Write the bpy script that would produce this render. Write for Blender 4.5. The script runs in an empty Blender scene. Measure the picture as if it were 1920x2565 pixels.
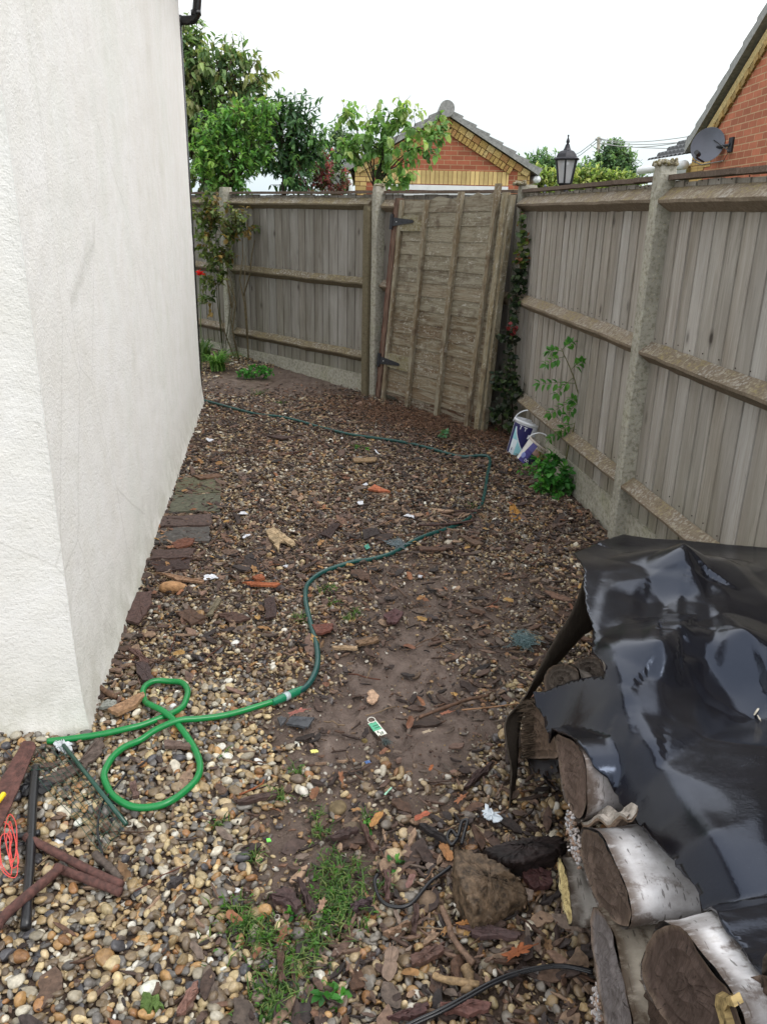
import bpy, math, random
import numpy as np
from math import sin, cos, radians as rad, pi
random.seed(7); rng = np.random.default_rng(7)
SC = bpy.context.scene
COL = SC.collection

# ------------------------------------------------------------------ camera
PIT, ROLL, FOC, HC, PW, PH = .3543, .0227, 2009.4, 1.624, 1920., 2565.
fw = np.array([0, cos(PIT), -sin(PIT)]); rt = np.array([1., 0, 0]); upv = np.cross(rt, fw)
RR = rt*cos(ROLL)+upv*sin(ROLL); UU = upv*cos(ROLL)-rt*sin(ROLL)
CAM = np.array([0, 0, HC])
cd = bpy.data.cameras.new('camera'); cam = bpy.data.objects.new('camera', cd); COL.objects.link(cam)
cd.sensor_fit = 'HORIZONTAL'; cd.sensor_width = 36; cd.lens = 36*FOC/PW
cd.clip_start = .05; cd.clip_end = 2000
from mathutils import Matrix, Vector
m = Matrix(((RR[0], UU[0], -fw[0], 0), (RR[1], UU[1], -fw[1], 0), (RR[2], UU[2], -fw[2], HC), (0, 0, 0, 1)))
cam.matrix_world = m
SC.camera = cam

# ------------------------------------------------------------------ world, sun, exposure
SUN_EL, SUN_AZ = rad(52), rad(120)      # azimuth from +y towards +x
w = bpy.data.worlds.new("World"); SC.world = w; w.use_nodes = True
nt = w.node_tree; nt.nodes.clear()
sky = nt.nodes.new('ShaderNodeTexSky'); sky.sky_type = 'NISHITA'; sky.sun_disc = False
sky.sun_elevation = SUN_EL; sky.sun_rotation = SUN_AZ; sky.air_density = 1.0; sky.dust_density = 3.0
hs = nt.nodes.new('ShaderNodeHueSaturation'); hs.inputs['Saturation'].default_value = .25
# cloud deck: bright overhead, a little greyer and bluer towards the horizon
tc = nt.nodes.new('ShaderNodeTexCoord'); sx = nt.nodes.new('ShaderNodeSeparateXYZ')
cn = nt.nodes.new('ShaderNodeTexNoise'); cn.inputs['Scale'].default_value = 2.2; cn.inputs['Detail'].default_value = 5
cr = nt.nodes.new('ShaderNodeValToRGB')
cr.color_ramp.elements[0].position = .0; cr.color_ramp.elements[0].color = (5.6, 6.4, 6.8, 1)
cr.color_ramp.elements[1].position = .36; cr.color_ramp.elements[1].color = (12.5, 12.7, 13.0, 1)
e = cr.color_ramp.elements.new(.10); e.color = (7.0, 7.5, 7.6, 1)
ad = nt.nodes.new('ShaderNodeMath'); ad.operation = 'MULTIPLY_ADD'; ad.inputs[1].default_value = .16; 
mx = nt.nodes.new('ShaderNodeMixRGB'); mx.inputs[0].default_value = .88
bg = nt.nodes.new('ShaderNodeBackground'); bg.inputs['Strength'].default_value = .1
wo = nt.nodes.new('ShaderNodeOutputWorld')
L = nt.links.new
L(sky.outputs[0], hs.inputs['Color']); L(hs.outputs[0], mx.inputs[1])
L(tc.outputs['Generated'], sx.inputs[0]); L(tc.outputs['Generated'], cn.inputs['Vector'])
sb = nt.nodes.new('ShaderNodeMath'); sb.operation = 'SUBTRACT'; sb.inputs[1].default_value = .5
L(cn.outputs[0], sb.inputs[0]); L(sb.outputs[0], ad.inputs[0]); L(sx.outputs[2], ad.inputs[2])
L(ad.outputs[0], cr.inputs[0]); L(cr.outputs[0], mx.inputs[2]); L(mx.outputs[0], bg.inputs[0]); L(bg.outputs[0], wo.inputs[0])
sd = bpy.data.lights.new('sun', 'SUN'); sd.energy = .9; sd.angle = rad(25); sd.color = (1, .97, .93)
so = bpy.data.objects.new('sun', sd); COL.objects.link(so)
sdir = Vector((sin(SUN_AZ)*cos(SUN_EL), cos(SUN_AZ)*cos(SUN_EL), sin(SUN_EL)))
so.rotation_euler = sdir.to_track_quat('Z', 'Y').to_euler(); so.location = (8, -8, 14)
SC.view_settings.view_transform = 'Standard'; SC.view_settings.look = 'None'
SC.view_settings.exposure = .7; SC.view_settings.gamma = 1; SC.view_settings.use_curve_mapping = False

# ------------------------------------------------------------------ placing helpers
def ray(u, v): return fw+RR*((u-PW/2)/FOC)-UU*((v-PH/2)/FOC)
def G(u, v, z=0.): d = ray(u, v); return CAM+d*((z-HC)/d[2])
def D(u, v, y): d = ray(u, v); return CAM+d*(y/d[1])
def PL(u, v, n, o): d = ray(u, v); return CAM+d*(o/(d[0]*n[0]+d[1]*n[1]))
def X(u, v, x): d = ray(u, v); return CAM+d*(x/d[0])
def lin(r, g, b):
    f = lambda c: ((c/255+.055)/1.055)**2.4 if c > 10 else c/255/12.92
    return np.array([f(r), f(g), f(b)])
def hash2(ix, iy, s):
    n = (ix*374761393+iy*668265263+s*1442695041) & 0xffffffff
    n = ((n ^ (n >> 13))*1274126177) & 0xffffffff
    return ((n ^ (n >> 16)) & 0xffff)/65535.
def vn(x, y, s=0):
    x = np.asarray(x, float); y = np.asarray(y, float)
    ix = np.floor(x).astype(np.int64); iy = np.floor(y).astype(np.int64); fx = x-ix; fy = y-iy
    fx = fx*fx*(3-2*fx); fy = fy*fy*(3-2*fy)
    a = hash2(ix, iy, s); b = hash2(ix+1, iy, s); c = hash2(ix, iy+1, s); d = hash2(ix+1, iy+1, s)
    return (a*(1-fx)+b*fx)*(1-fy)+(c*(1-fx)+d*fx)*fy
def fbm(x, y, s=0, o=4):
    r = 0; a = .5
    for i in range(o): r = r+a*vn(x, y, s+i*17); x = x*2.03+5.1; y = y*2.03+1.7; a *= .5
    return r/(1-.5**o)
def sst(a, b, x): t = np.clip((x-a)/(b-a), 0, 1); return t*t*(3-2*t)
def mudmap(x, y):
    e = 1-sst(.45, 1.35, np.hypot((x-.06)/.42, (y-2.42)/.58)+1.1*(fbm(x*6, y*6, 3)-.5))
    e2 = .75*(1-sst(.5, 1.1, np.hypot((x+.12)/.24, (y-1.75)/.34)+.6*(fbm(x*6, y*6, 9)-.5)))
    e3 = .95*(1-sst(.5, 1.1, np.hypot((x+1.0)/1.1, (y-8.0)/.65)+.4*(fbm(x*4, y*4, 5)-.5)))
    e4 = .62*(1-sst(.4, 1.2, np.hypot((x-.3)/.6, (y-3.25)/.75)+.8*(fbm(x*4, y*4, 6)-.5)))
    return np.maximum.reduce([e, e2, e3, e4])
def gh(x, y):
    x = np.asarray(x, float); y = np.asarray(y, float)
    h = .012*(fbm(x*1.3, y*1.3, 1)-.5)+.02*(fbm(x*4, y*4, 2)-.5)
    h = h+.11*sst(7.2, 9.6, y)*sst(.6, -.8, x)
    k = ((x > -3) & (x < 2.5) & (y > 0) & (y < 11))
    return np.where(k, h, 0)
def GG(u, v, dz=0.):
    p = G(u, v)
    for _ in range(3): p = G(u, v, float(gh(p[0], p[1]))+dz)
    return p

# ------------------------------------------------------------------ mesh builder
class MB:
    def __init__(s): s.v = []; s.f = []; s.c = []; s.uv = []; s.n = 0; s.useuv = False
    def add(s, V, Fs, col=(1, 1, 1), uv=None):
        V = np.asarray(V, float).reshape(-1, 3); k = len(V)
        s.v.append(V); c = np.asarray(col, float)
        s.c.append(np.broadcast_to(c, (k, 3)).copy())
        s.uv.append(np.zeros((k, 3)) if uv is None else np.asarray(uv, float))
        if uv is not None: s.useuv = True
        if isinstance(Fs, np.ndarray): s.f.append(Fs+s.n)
        else:
            for f in Fs: s.f.append(np.array([f], dtype=np.int64)+s.n)
        s.n += k; return s
    def box(s, c, size, ax=None, col=(1, 1, 1), taper=0, jit=0):
        hx, hy, hz = np.array(size)/2
        P = np.array([[x, y, z] for z in (-hz, hz) for y in (-hy, hy) for x in (-hx, hx)])
        if taper: P[4:, :2] *= 1-taper
        if jit: P += rng.normal(0, jit, P.shape)
        if ax is not None: P = P@np.array(ax)
        return s.add(P+np.array(c), [(0, 2, 3, 1), (4, 5, 7, 6), (0, 1, 5, 4), (2, 6, 7, 3), (0, 4, 6, 2), (1, 3, 7, 5)], col)
    def beam(s, a, b, w, h, col=(1, 1, 1), up=(0, 0, 1), jit=0):
        a = np.array(a, float); b = np.array(b, float); L_ = np.linalg.norm(b-a); x = (b-a)/L_
        y = np.cross(up, x); y /= np.linalg.norm(y); z = np.cross(x, y)
        return s.box((a+b)/2, (L_, w, h), np.array([x, y, z]), col, jit=jit)
    def tube(s, P, r, n=8, col=(1, 1, 1), caps=True, rough=0, flat=1):
        P = np.array(P, float); m_ = len(P); r = np.broadcast_to(np.asarray(r, float), (m_,))
        T = np.gradient(P, axis=0); T /= np.linalg.norm(T, axis=1)[:, None]+1e-9
        u = np.array([0, 0, 1.]) if abs(T[0][2]) < .9 else np.array([1., 0, 0])
        V = []; UV = []; ln = 0
        a = np.arange(n)*2*pi/n
        for i in range(m_):
            u = u-T[i]*(u@T[i]); u /= np.linalg.norm(u); w_ = np.cross(T[i], u)
            rr = r[i]*(1+(rng.normal(0, rough, n) if rough else 0))
            V.append(P[i]+np.outer(np.cos(a)*rr, u)*flat+np.outer(np.sin(a)*rr, w_))
            if i: ln += np.linalg.norm(P[i]-P[i-1])
            UV.append(np.stack([np.full(n, ln), np.minimum(a, 2*pi-a)*r[i], a*0], 1))
        V = np.concatenate(V); UV = np.concatenate(UV)
        F_ = [(i*n+j, i*n+(j+1) % n, (i+1)*n+(j+1) % n, (i+1)*n+j) for i in range(m_-1) for j in range(n)]
        s.add(V, np.array(F_), col, UV)
        if caps:
            o = s.n-m_*n
            s.f.append(np.array([list(range(n))[::-1]])+o); s.f.append(np.array([list(range(n))])+o+(m_-1)*n)
        return s
    def lathe(s, prof, n=16, M=None, loc=(0, 0, 0), col=(1, 1, 1), colf=None, ph=0):
        V = []; C = []
        for (r, z) in prof:
            for j in range(n):
                a = 2*pi*j/n+ph; V.append((r*cos(a), r*sin(a), z)); C.append(colf(a % (2*pi), z) if colf else col)
        V = np.array(V)
        if M is not None: V = V@np.array(M)
        k = len(prof)
        F_ = np.array([(i*n+j, i*n+(j+1) % n, (i+1)*n+(j+1) % n, (i+1)*n+j) for i in range(k-1) for j in range(n)])
        return s.add(V+np.array(loc), F_, np.array(C))
    def prism(s, pts, off, col=(1, 1, 1)):
        A = np.array(pts, float); k = len(A); B = A+np.array(off)
        Fs = [tuple(range(k))[::-1], tuple(range(k, 2*k))]+[(i, (i+1) % k, k+(i+1) % k, k+i) for i in range(k)]
        return s.add(np.concatenate([A, B]), Fs, col)

def build(name, mb, mat, parent=None, base=None, smooth=False):
    me = bpy.data.meshes.new(name)
    V = np.concatenate(mb.v)
    if parent is not None: org = np.array(parent['_o'])
    elif base is None: org = np.array([V[:, 0].mean(), V[:, 1].mean(), V[:, 2].min()])
    else: org = np.array(base, float)
    V = V-org
    ls = []; li = []
    for f in mb.f: ls.append(np.full(len(f), f.shape[1])); li.append(f.reshape(-1))
    ls = np.concatenate(ls); li = np.concatenate(li)
    me.vertices.add(len(V)); me.vertices.foreach_set('co', V.astype(np.float32).ravel())
    me.loops.add(len(li)); me.loops.foreach_set('vertex_index', li.astype(np.int32))
    me.polygons.add(len(ls)); st = np.concatenate([[0], np.cumsum(ls)[:-1]])
    me.polygons.foreach_set('loop_start', st.astype(np.int32)); me.polygons.foreach_set('loop_total', ls.astype(np.int32))
    me.polygons.foreach_set('use_smooth', np.full(len(ls), smooth))
    C = np.concatenate(mb.c); C = np.concatenate([C, np.ones((len(C), 1))], 1)
    a = me.attributes.new('col', 'FLOAT_COLOR', 'POINT'); a.data.foreach_set('color', C.astype(np.float32).ravel())
    if mb.useuv:
        a = me.attributes.new('wrap', 'FLOAT_VECTOR', 'POINT'); a.data.foreach_set('vector', np.concatenate(mb.uv).astype(np.float32).ravel())
    me.update(calc_edges=True); me.validate()
    if mat is not None: me.materials.append(mat)
    o = bpy.data.objects.new(name, me); COL.objects.link(o)
    if parent is not None:
        o.parent = parent
        if parent.type == 'MESH': pass
        o['_o'] = list(map(float, org))
    else:
        o.location = org; o['_o'] = list(map(float, org))
    return o
def tag(o, label, cat, group=None, kind=None):
    if label: o['label'] = label
    if cat: o['category'] = cat
    if group: o['group'] = group
    if kind: o['kind'] = kind
    return o
def thing(name, label, cat, loc, group=None):
    o = bpy.data.objects.new(name, None); COL.objects.link(o); o.empty_display_size = .1
    o.location = loc; o['_o'] = [float(q) for q in loc]
    return tag(o, label, cat, group)
def struct(o): o['kind'] = 'structure'; return o

# ------------------------------------------------------------------ materials
class NT:
    def __init__(s, name, rough=.8, spec=.5):
        s.m = bpy.data.materials.new(name); s.m.use_nodes = True; s.t = s.m.node_tree
        s.b = s.t.nodes['Principled BSDF']; s.b.inputs['Roughness'].default_value = rough
        s.b.inputs['Specular IOR Level'].default_value = spec; s.m.diffuse_color = (.5, .5, .5, 1)
    def n(s, t, **k):
        q = s.t.nodes.new(t)
        for a, b in k.items(): setattr(q, a, b)
        return q
    def L(s, a, b): s.t.links.new(a, b)
    def set(s, inp, v):
        if hasattr(v, 'links') or isinstance(v, bpy.types.NodeSocket): s.L(v, inp)
        elif np.isscalar(v) and inp.type == 'RGBA': inp.default_value = (v, v, v, 1)
        else: inp.default_value = (*v, 1) if (not np.isscalar(v) and len(v) == 3 and inp.type == 'RGBA') else v
    def pos(s, scale=(1, 1, 1), kind='Object', rot=(0, 0, 0)):
        c = s.n('ShaderNodeTexCoord'); mp = s.n('ShaderNodeMapping'); mp.inputs['Scale'].default_value = scale
        mp.inputs['Rotation'].default_value = rot
        s.L(c.outputs[kind], mp.inputs[0]); return mp.outputs[0]
    def attr(s, name='col', vec=False, scale=None):
        a = s.n('ShaderNodeAttribute', attribute_name=name)
        if scale is None: return a.outputs['Vector' if vec else 'Color']
        mp = s.n('ShaderNodeMapping'); mp.inputs['Scale'].default_value = scale; s.L(a.outputs['Vector'], mp.inputs[0]); return mp.outputs[0]
    def noise(s, vec, scale, detail=4, rough=.55, dist=0):
        q = s.n('ShaderNodeTexNoise'); q.inputs['Scale'].default_value = scale; q.inputs['Detail'].default_value = detail
        q.inputs['Roughness'].default_value = rough; q.inputs['Distortion'].default_value = dist
        s.L(vec, q.inputs['Vector']); return q.outputs[0]
    def vor(s, vec, scale, feature='F1', out=0, rand=1):
        q = s.n('ShaderNodeTexVoronoi', feature=feature); q.inputs['Scale'].default_value = scale
        q.inputs['Randomness'].default_value = rand; s.L(vec, q.inputs['Vector']); return q.outputs[out]
    def ramp(s, f, *st):
        q = s.n('ShaderNodeValToRGB'); r = q.color_ramp
        while len(r.elements) < len(st): r.elements.new(.5)
        for e_, (p, c) in zip(r.elements, st):
            e_.position = p; e_.color = (c, c, c, 1) if np.isscalar(c) else (*c, 1)
        s.L(f, q.inputs[0]); return q.outputs[0]
    def mix(s, f, a, b, mode='MIX'):
        q = s.n('ShaderNodeMixRGB', blend_type=mode); s.set(q.inputs[0], f); s.set(q.inputs[1], a); s.set(q.inputs[2], b); return q.outputs[0]
    def math(s, op, a, b=0.):
        q = s.n('ShaderNodeMath', operation=op); s.set(q.inputs[0], a); s.set(q.inputs[1], b); return q.outputs[0]
    def zof(s, vec, i=2):
        q = s.n('ShaderNodeSeparateXYZ'); s.L(vec, q.inputs[0]); return q.outputs[i]
    def nrm(s, i=2):
        g = s.n('ShaderNodeNewGeometry'); return s.zof(g.outputs['Normal'], i)
    def bump(s, h, dist=.002, strength=1., prev=None):
        q = s.n('ShaderNodeBump'); q.inputs['Distance'].default_value = dist; q.inputs['Strength'].default_value = strength
        s.L(h, q.inputs['Height'])
        if prev is not None: s.L(prev, q.inputs['Normal'])
        return q.outputs[0]
    def out(s, col=None, nrm=None, rough=None):
        if col is not None: s.set(s.b.inputs['Base Color'], col)
        if nrm is not None: s.L(nrm, s.b.inputs['Normal'])
        if rough is not None: s.set(s.b.inputs['Roughness'], rough)
        return s.m

def m_plain(name, c, rough=.5, metal=0, var=.25, sc=30, bump=.0006):
    t = NT(name, rough); t.b.inputs['Metallic'].default_value = metal
    p = t.pos(); n = t.noise(p, sc, 5); c = np.array(c)
    return t.out(t.ramp(n, (.3, c*(1-var)), (.7, c*(1+var))), t.bump(n, bump), t.ramp(n, (.3, max(rough-.1, .05)), (.7, min(rough+.12, 1))))

def m_render():
    t = NT('white_render', .92, .2); p = t.pos()
    n1 = t.noise(t.pos((1, 1, .7), rot=(.5, 0, 0)), 1.6, 5, .6); n2 = t.noise(p, 9, 5, .6); n3 = t.noise(t.pos((1, 1, .8)), 95, 4, .65)
    n4 = t.noise(p, 210, 2, .5)
    c = t.ramp(n1, (.3, (.80, .785, .745)), (.5, (.86, .85, .825)), (.7, (.82, .825, .785)))
    c = t.mix(t.ramp(n2, (.35, .3), (.6, 0.)), c, (.74, .72, .65))
    c = t.mix(t.ramp(n3, (.28, .4), (.42, 0.)), c, (.5, .48, .42))
    z = t.zof(p, 2)
    base = t.math('MULTIPLY', t.ramp(z, (.0, 1.), (.05, .8), (.35, .05), (.5, 0.)), t.ramp(n2, (.35, .25), (.6, 1.)))
    c = t.mix(t.math('MULTIPLY', base, .75), c, (.40, .39, .31))
    ck = t.vor(t.noise(p, 2.2, 2, .5) if 0 else t.pos((1, 1, .6)), 1.1, 'DISTANCE_TO_EDGE'); c = t.mix(t.ramp(ck, (.0, .35), (.0035, 0.)), c, (.45, .44, .40))
    st = t.ramp(t.noise(t.pos((2.2, 2.2, 1.3), rot=(.6, .3, 0)), 1., 6, .7), (.5, 0.), (.72, .4)); c = t.mix(st, c, (.66, .68, .60))
    n5 = t.noise(t.pos((1, 1, 1.8)), 42, 4, .6, .8); b = t.bump(n3, .0035, .8); b = t.bump(n4, .0015, .6, b); b = t.bump(n5, .004, .5, b)
    return t.out(c, b)

def m_board():
    t = NT('weathered_board', .85, .25); a = t.attr(); p = t.pos()
    g = t.noise(t.pos((1, 1, .035)), 95, 6, .7, .6); g2 = t.noise(t.pos((1, 1, .12)), 14, 5, .6, 1.2)
    c = t.mix(t.ramp(g, (.3, .75), (.6, 0.)), t.mix(1., a, (.95, .94, .92), 'MULTIPLY'), t.mix(1., a, (.58, .55, .52), 'MULTIPLY'))
    c = t.mix(t.ramp(g2, (.5, 0.), (.72, .5)), c, t.mix(1., a, (1.4, 1.4, 1.42), 'MULTIPLY'))
    c = t.mix(t.ramp(g2, (.3, .45), (.5, 0.)), c, t.mix(1., a, (.5, .44, .38), 'MULTIPLY'))
    k = t.vor(t.pos((1, 1, .5)), 6.5, 'F1', 0, 1); c = t.mix(t.ramp(k, (.05, .85), (.09, .35), (.16, 0.)), c, (.06, .048, .04)); cs = t.noise(t.pos((1, 1, .05), rot=(0, 0, .3)), 160, 3, .6); c = t.mix(t.ramp(cs, (.68, 0.), (.72, .75)), c, (.05, .045, .04)); wl = t.noise(t.pos((1, 1, .2)), 3.2, 5, .6); c = t.mix(t.ramp(wl, (.5, 0.), (.66, .3)), c, (.42, .41, .39))
    # green algae where the boards stay wet
    z = t.zof(p, 2); al = t.math('MULTIPLY', t.ramp(z, (.1, .9), (.5, .25), (.9, .05)), t.ramp(t.noise(t.pos((1, 1, .3)), 5, 5), (.35, 0.), (.65, 1.)))
    c = t.mix(t.math('MULTIPLY', al, .6), c, (.12, .12, .05))
    b = t.bump(g, .0035, .8); b = t.bump(k, .002, .4, b)
    return t.out(c, b)
def m_rail():
    t = NT('weathered_rail', .9, .2); a = t.attr(); p = t.pos()
    g = t.noise(t.pos((1, 1, 1)), 35, 6, .7, 1.5); l = t.noise(p, 60, 5, .65); l2 = t.noise(p, 7, 4)
    c = t.mix(t.ramp(g, (.3, .8), (.65, 0.)), a, t.mix(1., a, (.45, .4, .36), 'MULTIPLY'))
    lich = t.math('MULTIPLY', t.ramp(t.nrm(), (.15, 0.), (.5, 1.)), t.ramp(l, (.48, 0.), (.6, 1.)))
    c = t.mix(t.math('MULTIPLY', lich, .8), c, t.mix(t.ramp(l2, (.4, 0.), (.6, 1.)), (.36, .34, .30), (.27, .22, .1)))
    return t.out(c, t.bump(l, .005, .8, t.bump(g, .004, .8)))
def m_concrete():
    t = NT('lichened_concrete', .93, .2); p = t.pos()
    n = t.noise(p, 45, 6, .65); n2 = t.noise(p, 5, 5); n3 = t.noise(p, 120, 3)
    c = t.ramp(n2, (.3, (.27, .26, .22)), (.55, (.38, .365, .31)), (.75, (.30, .30, .21)))
    c = t.mix(t.ramp(n, (.5, 0.), (.6, .7)), c, (.19, .18, .13)); c = t.mix(t.ramp(n, (.32, .8), (.42, 0.)), c, (.5, .48, .38))
    c = t.mix(t.ramp(n3, (.62, 0.), (.68, .6)), c, (.40, .36, .22))
    return t.out(c, t.bump(n3, .003, .8, t.bump(n, .004, .8)))
def m_gate():
    t = NT('old_lap_board', .9, .2); a = t.attr('col'); p = t.pos()
    W_ = t.attr('wrap', True)
    mpn = t.n('ShaderNodeMapping'); mpn.inputs['Scale'].default_value = (.12, 1, 1); t.L(W_, mpn.inputs[0]); wv = mpn.outputs[0]
    g = t.noise(wv, 120, 6, .7, .5); g2 = t.noise(wv, 30, 5, .65, 1.); f = t.noise(t.attr('wrap', scale=(.5, 1, 1)), 55, 5, .7, .8)
    big = t.noise(W_, 3.2, 4)
    c = t.mix(t.ramp(g, (.3, .85), (.6, 0.)), a, t.mix(1., a, (.4, .35, .3), 'MULTIPLY'))
    c = t.mix(t.ramp(g2, (.42, 0.), (.62, .7)), c, (.30, .28, .215))
    fl = t.math('MULTIPLY', t.ramp(f, (.56, 0.), (.62, 1.)), t.ramp(big, (.42, .1), (.58, 1.)))
    c = t.mix(t.math('MULTIPLY', fl, .8), c, (.44, .42, .37))
    c = t.mix(t.ramp(t.noise(W_, 9, 4), (.55, 0.), (.7, .6)), c, (.075, .045, .03))
    return t.out(c, t.bump(f, .003, .7, t.bump(g, .003, .7)))
def m_attr(name, rough=.7, var=.3, sc=60, bump=.001, spec=.4, detail=4, stretch=(1, 1, 1), trans=0):
    t = NT(name, rough, spec); a = t.attr(); n = t.noise(t.pos(stretch), sc, detail, .6)
    c = t.mix(t.ramp(n, (.3, 1.), (.7, 0.)), a, t.mix(1., a, (1-var*1.3,)*3, 'MULTIPLY'))
    mm = t.out(c, t.bump(n, bump) if bump else None)
    if trans:
        tr = t.n('ShaderNodeBsdfTranslucent'); t.L(t.mix(1., c, (1.1, 1.2, .75), 'MULTIPLY'), tr.inputs['Color'])
        ms = t.n('ShaderNodeMixShader'); ms.inputs[0].default_value = trans
        o = t.t.nodes['Material Output']; t.L(t.b.outputs[0], ms.inputs[1]); t.L(tr.outputs[0], ms.inputs[2]); t.L(ms.outputs[0], o.inputs[0])
    return mm
def m_ground():
    t = NT('damp_soil', .62, .35); p = t.pos(); a = t.zof(t.attr('col'), 0); far = t.zof(t.attr('col'), 1)
    n = t.noise(p, 14, 6, .65); n2 = t.noise(p, 90, 5, .7); n3 = t.noise(p, 3, 4)
    mud = t.ramp(n, (.28, (.070, .048, .038)), (.45, (.125, .090, .073)), (.6, (.165, .122, .100)), (.78, (.23, .18, .15)))
    soil = t.ramp(n2, (.3, (.045, .030, .021)), (.55, (.09, .06, .044)), (.75, (.16, .115, .083)))
    c = t.mix(a, soil, mud); c = t.mix(t.ramp(n2, (.62, 0.), (.72, .6)), c, (.17, .13, .09))
    gr = t.ramp(t.noise(p, 25, 5), (.35, (.03, .06, .015)), (.65, (.07, .12, .03)))
    c = t.mix(far, c, gr)
    ro = t.mix(a, .85, t.ramp(n3, (.35, .32), (.65, .55)))
    return t.out(c, t.bump(n2, .008, 1., t.bump(n, .02, .9)), ro)
def m_bark_birch():
    t = NT('birch_bark', .6, .35); wv = t.attr('wrap', True); p = t.pos()
    n = t.noise(wv, 14, 5, .6); le = t.noise(t.attr('wrap', scale=(150, 30, 1)), 1., 2, .5); f = t.noise(t.attr('wrap', scale=(30, 70, 1)), 1., 5, .7)
    c = t.ramp(n, (.25, (.27, .255, .25)), (.45, (.45, .435, .44)), (.62, (.60, .59, .60)), (.78, (.36, .33, .30)))
    c = t.mix(t.ramp(f, (.55, 0.), (.75, .5)), c, (.33, .3, .28))
    c = t.mix(t.ramp(le, (.635, 0.), (.675, .8)), c, (.12, .11, .105))
    big = t.noise(p, 11, 6, .65); c = t.mix(t.ramp(big, (.55, 0.), (.62, .85)), c, (.12, .09, .075)); sx_ = t.zof(wv, 0); c = t.mix(t.math('MULTIPLY', t.ramp(sx_, (0., 1.), (.012, .8), (.03, 0.)), t.ramp(f, (.3, .4), (.5, 1.))), c, (.09, .065, .05))
    c = t.mix(1., c, t.attr(), 'MULTIPLY')
    return t.out(c, t.bump(n, .004, .6, t.bump(f, .0015, .8)))
def m_logend():
    t = NT('cut_log_end', .9, .2); p = t.pos((.5, 1, .10), rot=(-.5, 0, 0)); a = t.attr()
    g = t.noise(p, 190, 6, .75, .2); g2 = t.noise(t.pos(), 18, 5, .6)
    c = t.mix(t.ramp(g, (.32, .9), (.62, 0.)), a, t.mix(1., a, (.4, .36, .33), 'MULTIPLY'))
    c = t.mix(t.ramp(g2, (.5, 0.), (.7, .5)), c, t.mix(1., a, (1.9, 1.9, 1.9), 'MULTIPLY')); ckk = t.noise(t.attr('wrap', scale=(1.2, 3., 1)), 3., 4, .7); c = t.mix(t.ramp(ckk, (.36, .85), (.41, 0.)), c, (.02, .015, .012))
    return t.out(c, t.bump(g, .003, .9))
def m_tarp():
    t = NT('black_roofing_felt', .16, .55); p = t.pos(); n = t.noise(p, 9, 5, .6); f = t.noise(p, 260, 3, .6); sp = t.noise(p, 700, 2)
    wet = t.noise(p, 3.5, 5, .65, .4)
    t.b.inputs['Specular Tint'].default_value = (.62, .74, 1., 1)
    c = t.ramp(n, (.3, (.004, .004, .006)), (.7, (.008, .008, .012))); c = t.mix(t.ramp(sp, (.70, 0.), (.75, .5)), c, (.2, .2, .21))
    r = t.math('ADD', t.ramp(wet, (.45, .10), (.58, .17), (.72, .34)), t.math('MULTIPLY', t.math('SUBTRACT', f, .5), .15))
    return t.out(c, t.bump(n, .0025, .4, t.bump(f, .0005, .6)), r)
def m_brick(name, col, mort, kx=1., ang=0, bw=.225, bh=.075, off=.5):
    t = NT(name, .85, .2); c = t.n('ShaderNodeTexCoord'); q = t.n('ShaderNodeSeparateXYZ'); t.L(c.outputs['Object'], q.inputs[0])
    cb = t.n('ShaderNodeCombineXYZ'); t.L(q.outputs['X' if ang == 0 else 'Y'], cb.inputs[0]); t.L(q.outputs['Z'], cb.inputs[1])
    b = t.n('ShaderNodeTexBrick'); b.offset = off; t.L(cb.outputs[0], b.inputs['Vector'])
    b.inputs['Scale'].default_value = 1; b.inputs['Brick Width'].default_value = bw; b.inputs['Row Height'].default_value = bh
    b.inputs['Mortar Size'].default_value = .006; b.inputs['Mortar Smooth'].default_value = .2; b.inputs['Bias'].default_value = -.1
    col = np.array(col); b.inputs['Color1'].default_value = (*col*.8, 1); b.inputs['Color2'].default_value = (*col*1.2, 1); b.inputs['Mortar'].default_value = (*mort, 1)
    n = t.noise(c.outputs['Object'], 12, 5); cc = t.mix(t.ramp(n, (.3, .35), (.7, 0.)), b.outputs[0], t.mix(1., b.outputs[0], (.6, .55, .5), 'MULTIPLY'))
    return t.out(cc, t.bump(b.outputs[1], -.006, .6))

MR = m_render(); MBD = m_board(); MRL = m_rail(); MCN = m_concrete(); MGT = m_gate(); MG = m_ground()
MPEB = m_attr('wet_pebble', .38, .35, 90, .0015, .5); MBARK = m_attr('bark_chip', .68, .5, 70, .003, .35, 5)
MLEAF = m_attr('leaf', .42, .2, 25, 0, .4, 3, (1, 1, 1), .42); MDEAD = m_attr('dead_leaf', .7, .4, 60, .001)
MSTEM = m_attr('stem', .8, .4, 60, .002); MTREE = m_attr('tree_bark', .9, .5, 20, .01)
MBB = m_bark_birch(); MLE = m_logend(); MTP = m_tarp()
MFELT = m_attr('felt_underside', .9, .35, 40, .002, .15, 5, (6, 6, .6))
MBR = m_brick('red_brick', lin(174, 104, 80)*.88, lin(200, 165, 130)*.75); MBRY = m_brick('red_brick_side', lin(180, 110, 84)*.92, lin(205, 170, 135)*.8, ang=1)
MBUF = m_brick('buff_brick', lin(215, 185, 125)*.8, lin(150, 110, 80)*.6); MBUFY = m_brick('buff_brick_side', lin(215, 180, 115)*.8, lin(150, 110, 80)*.6, ang=1)
MSOL = m_brick('buff_soldier_brick', lin(222, 195, 135)*.85, lin(150, 110, 80)*.6, bw=.078, bh=.6, off=0)
MTILE = m_plain('concrete_tile', lin(140, 140, 138), .85, 0, .3, 25, .003); MUPVC = m_plain('white_plastic', lin(222, 224, 226), .35, 0, .05, 8, .0003)
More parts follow.
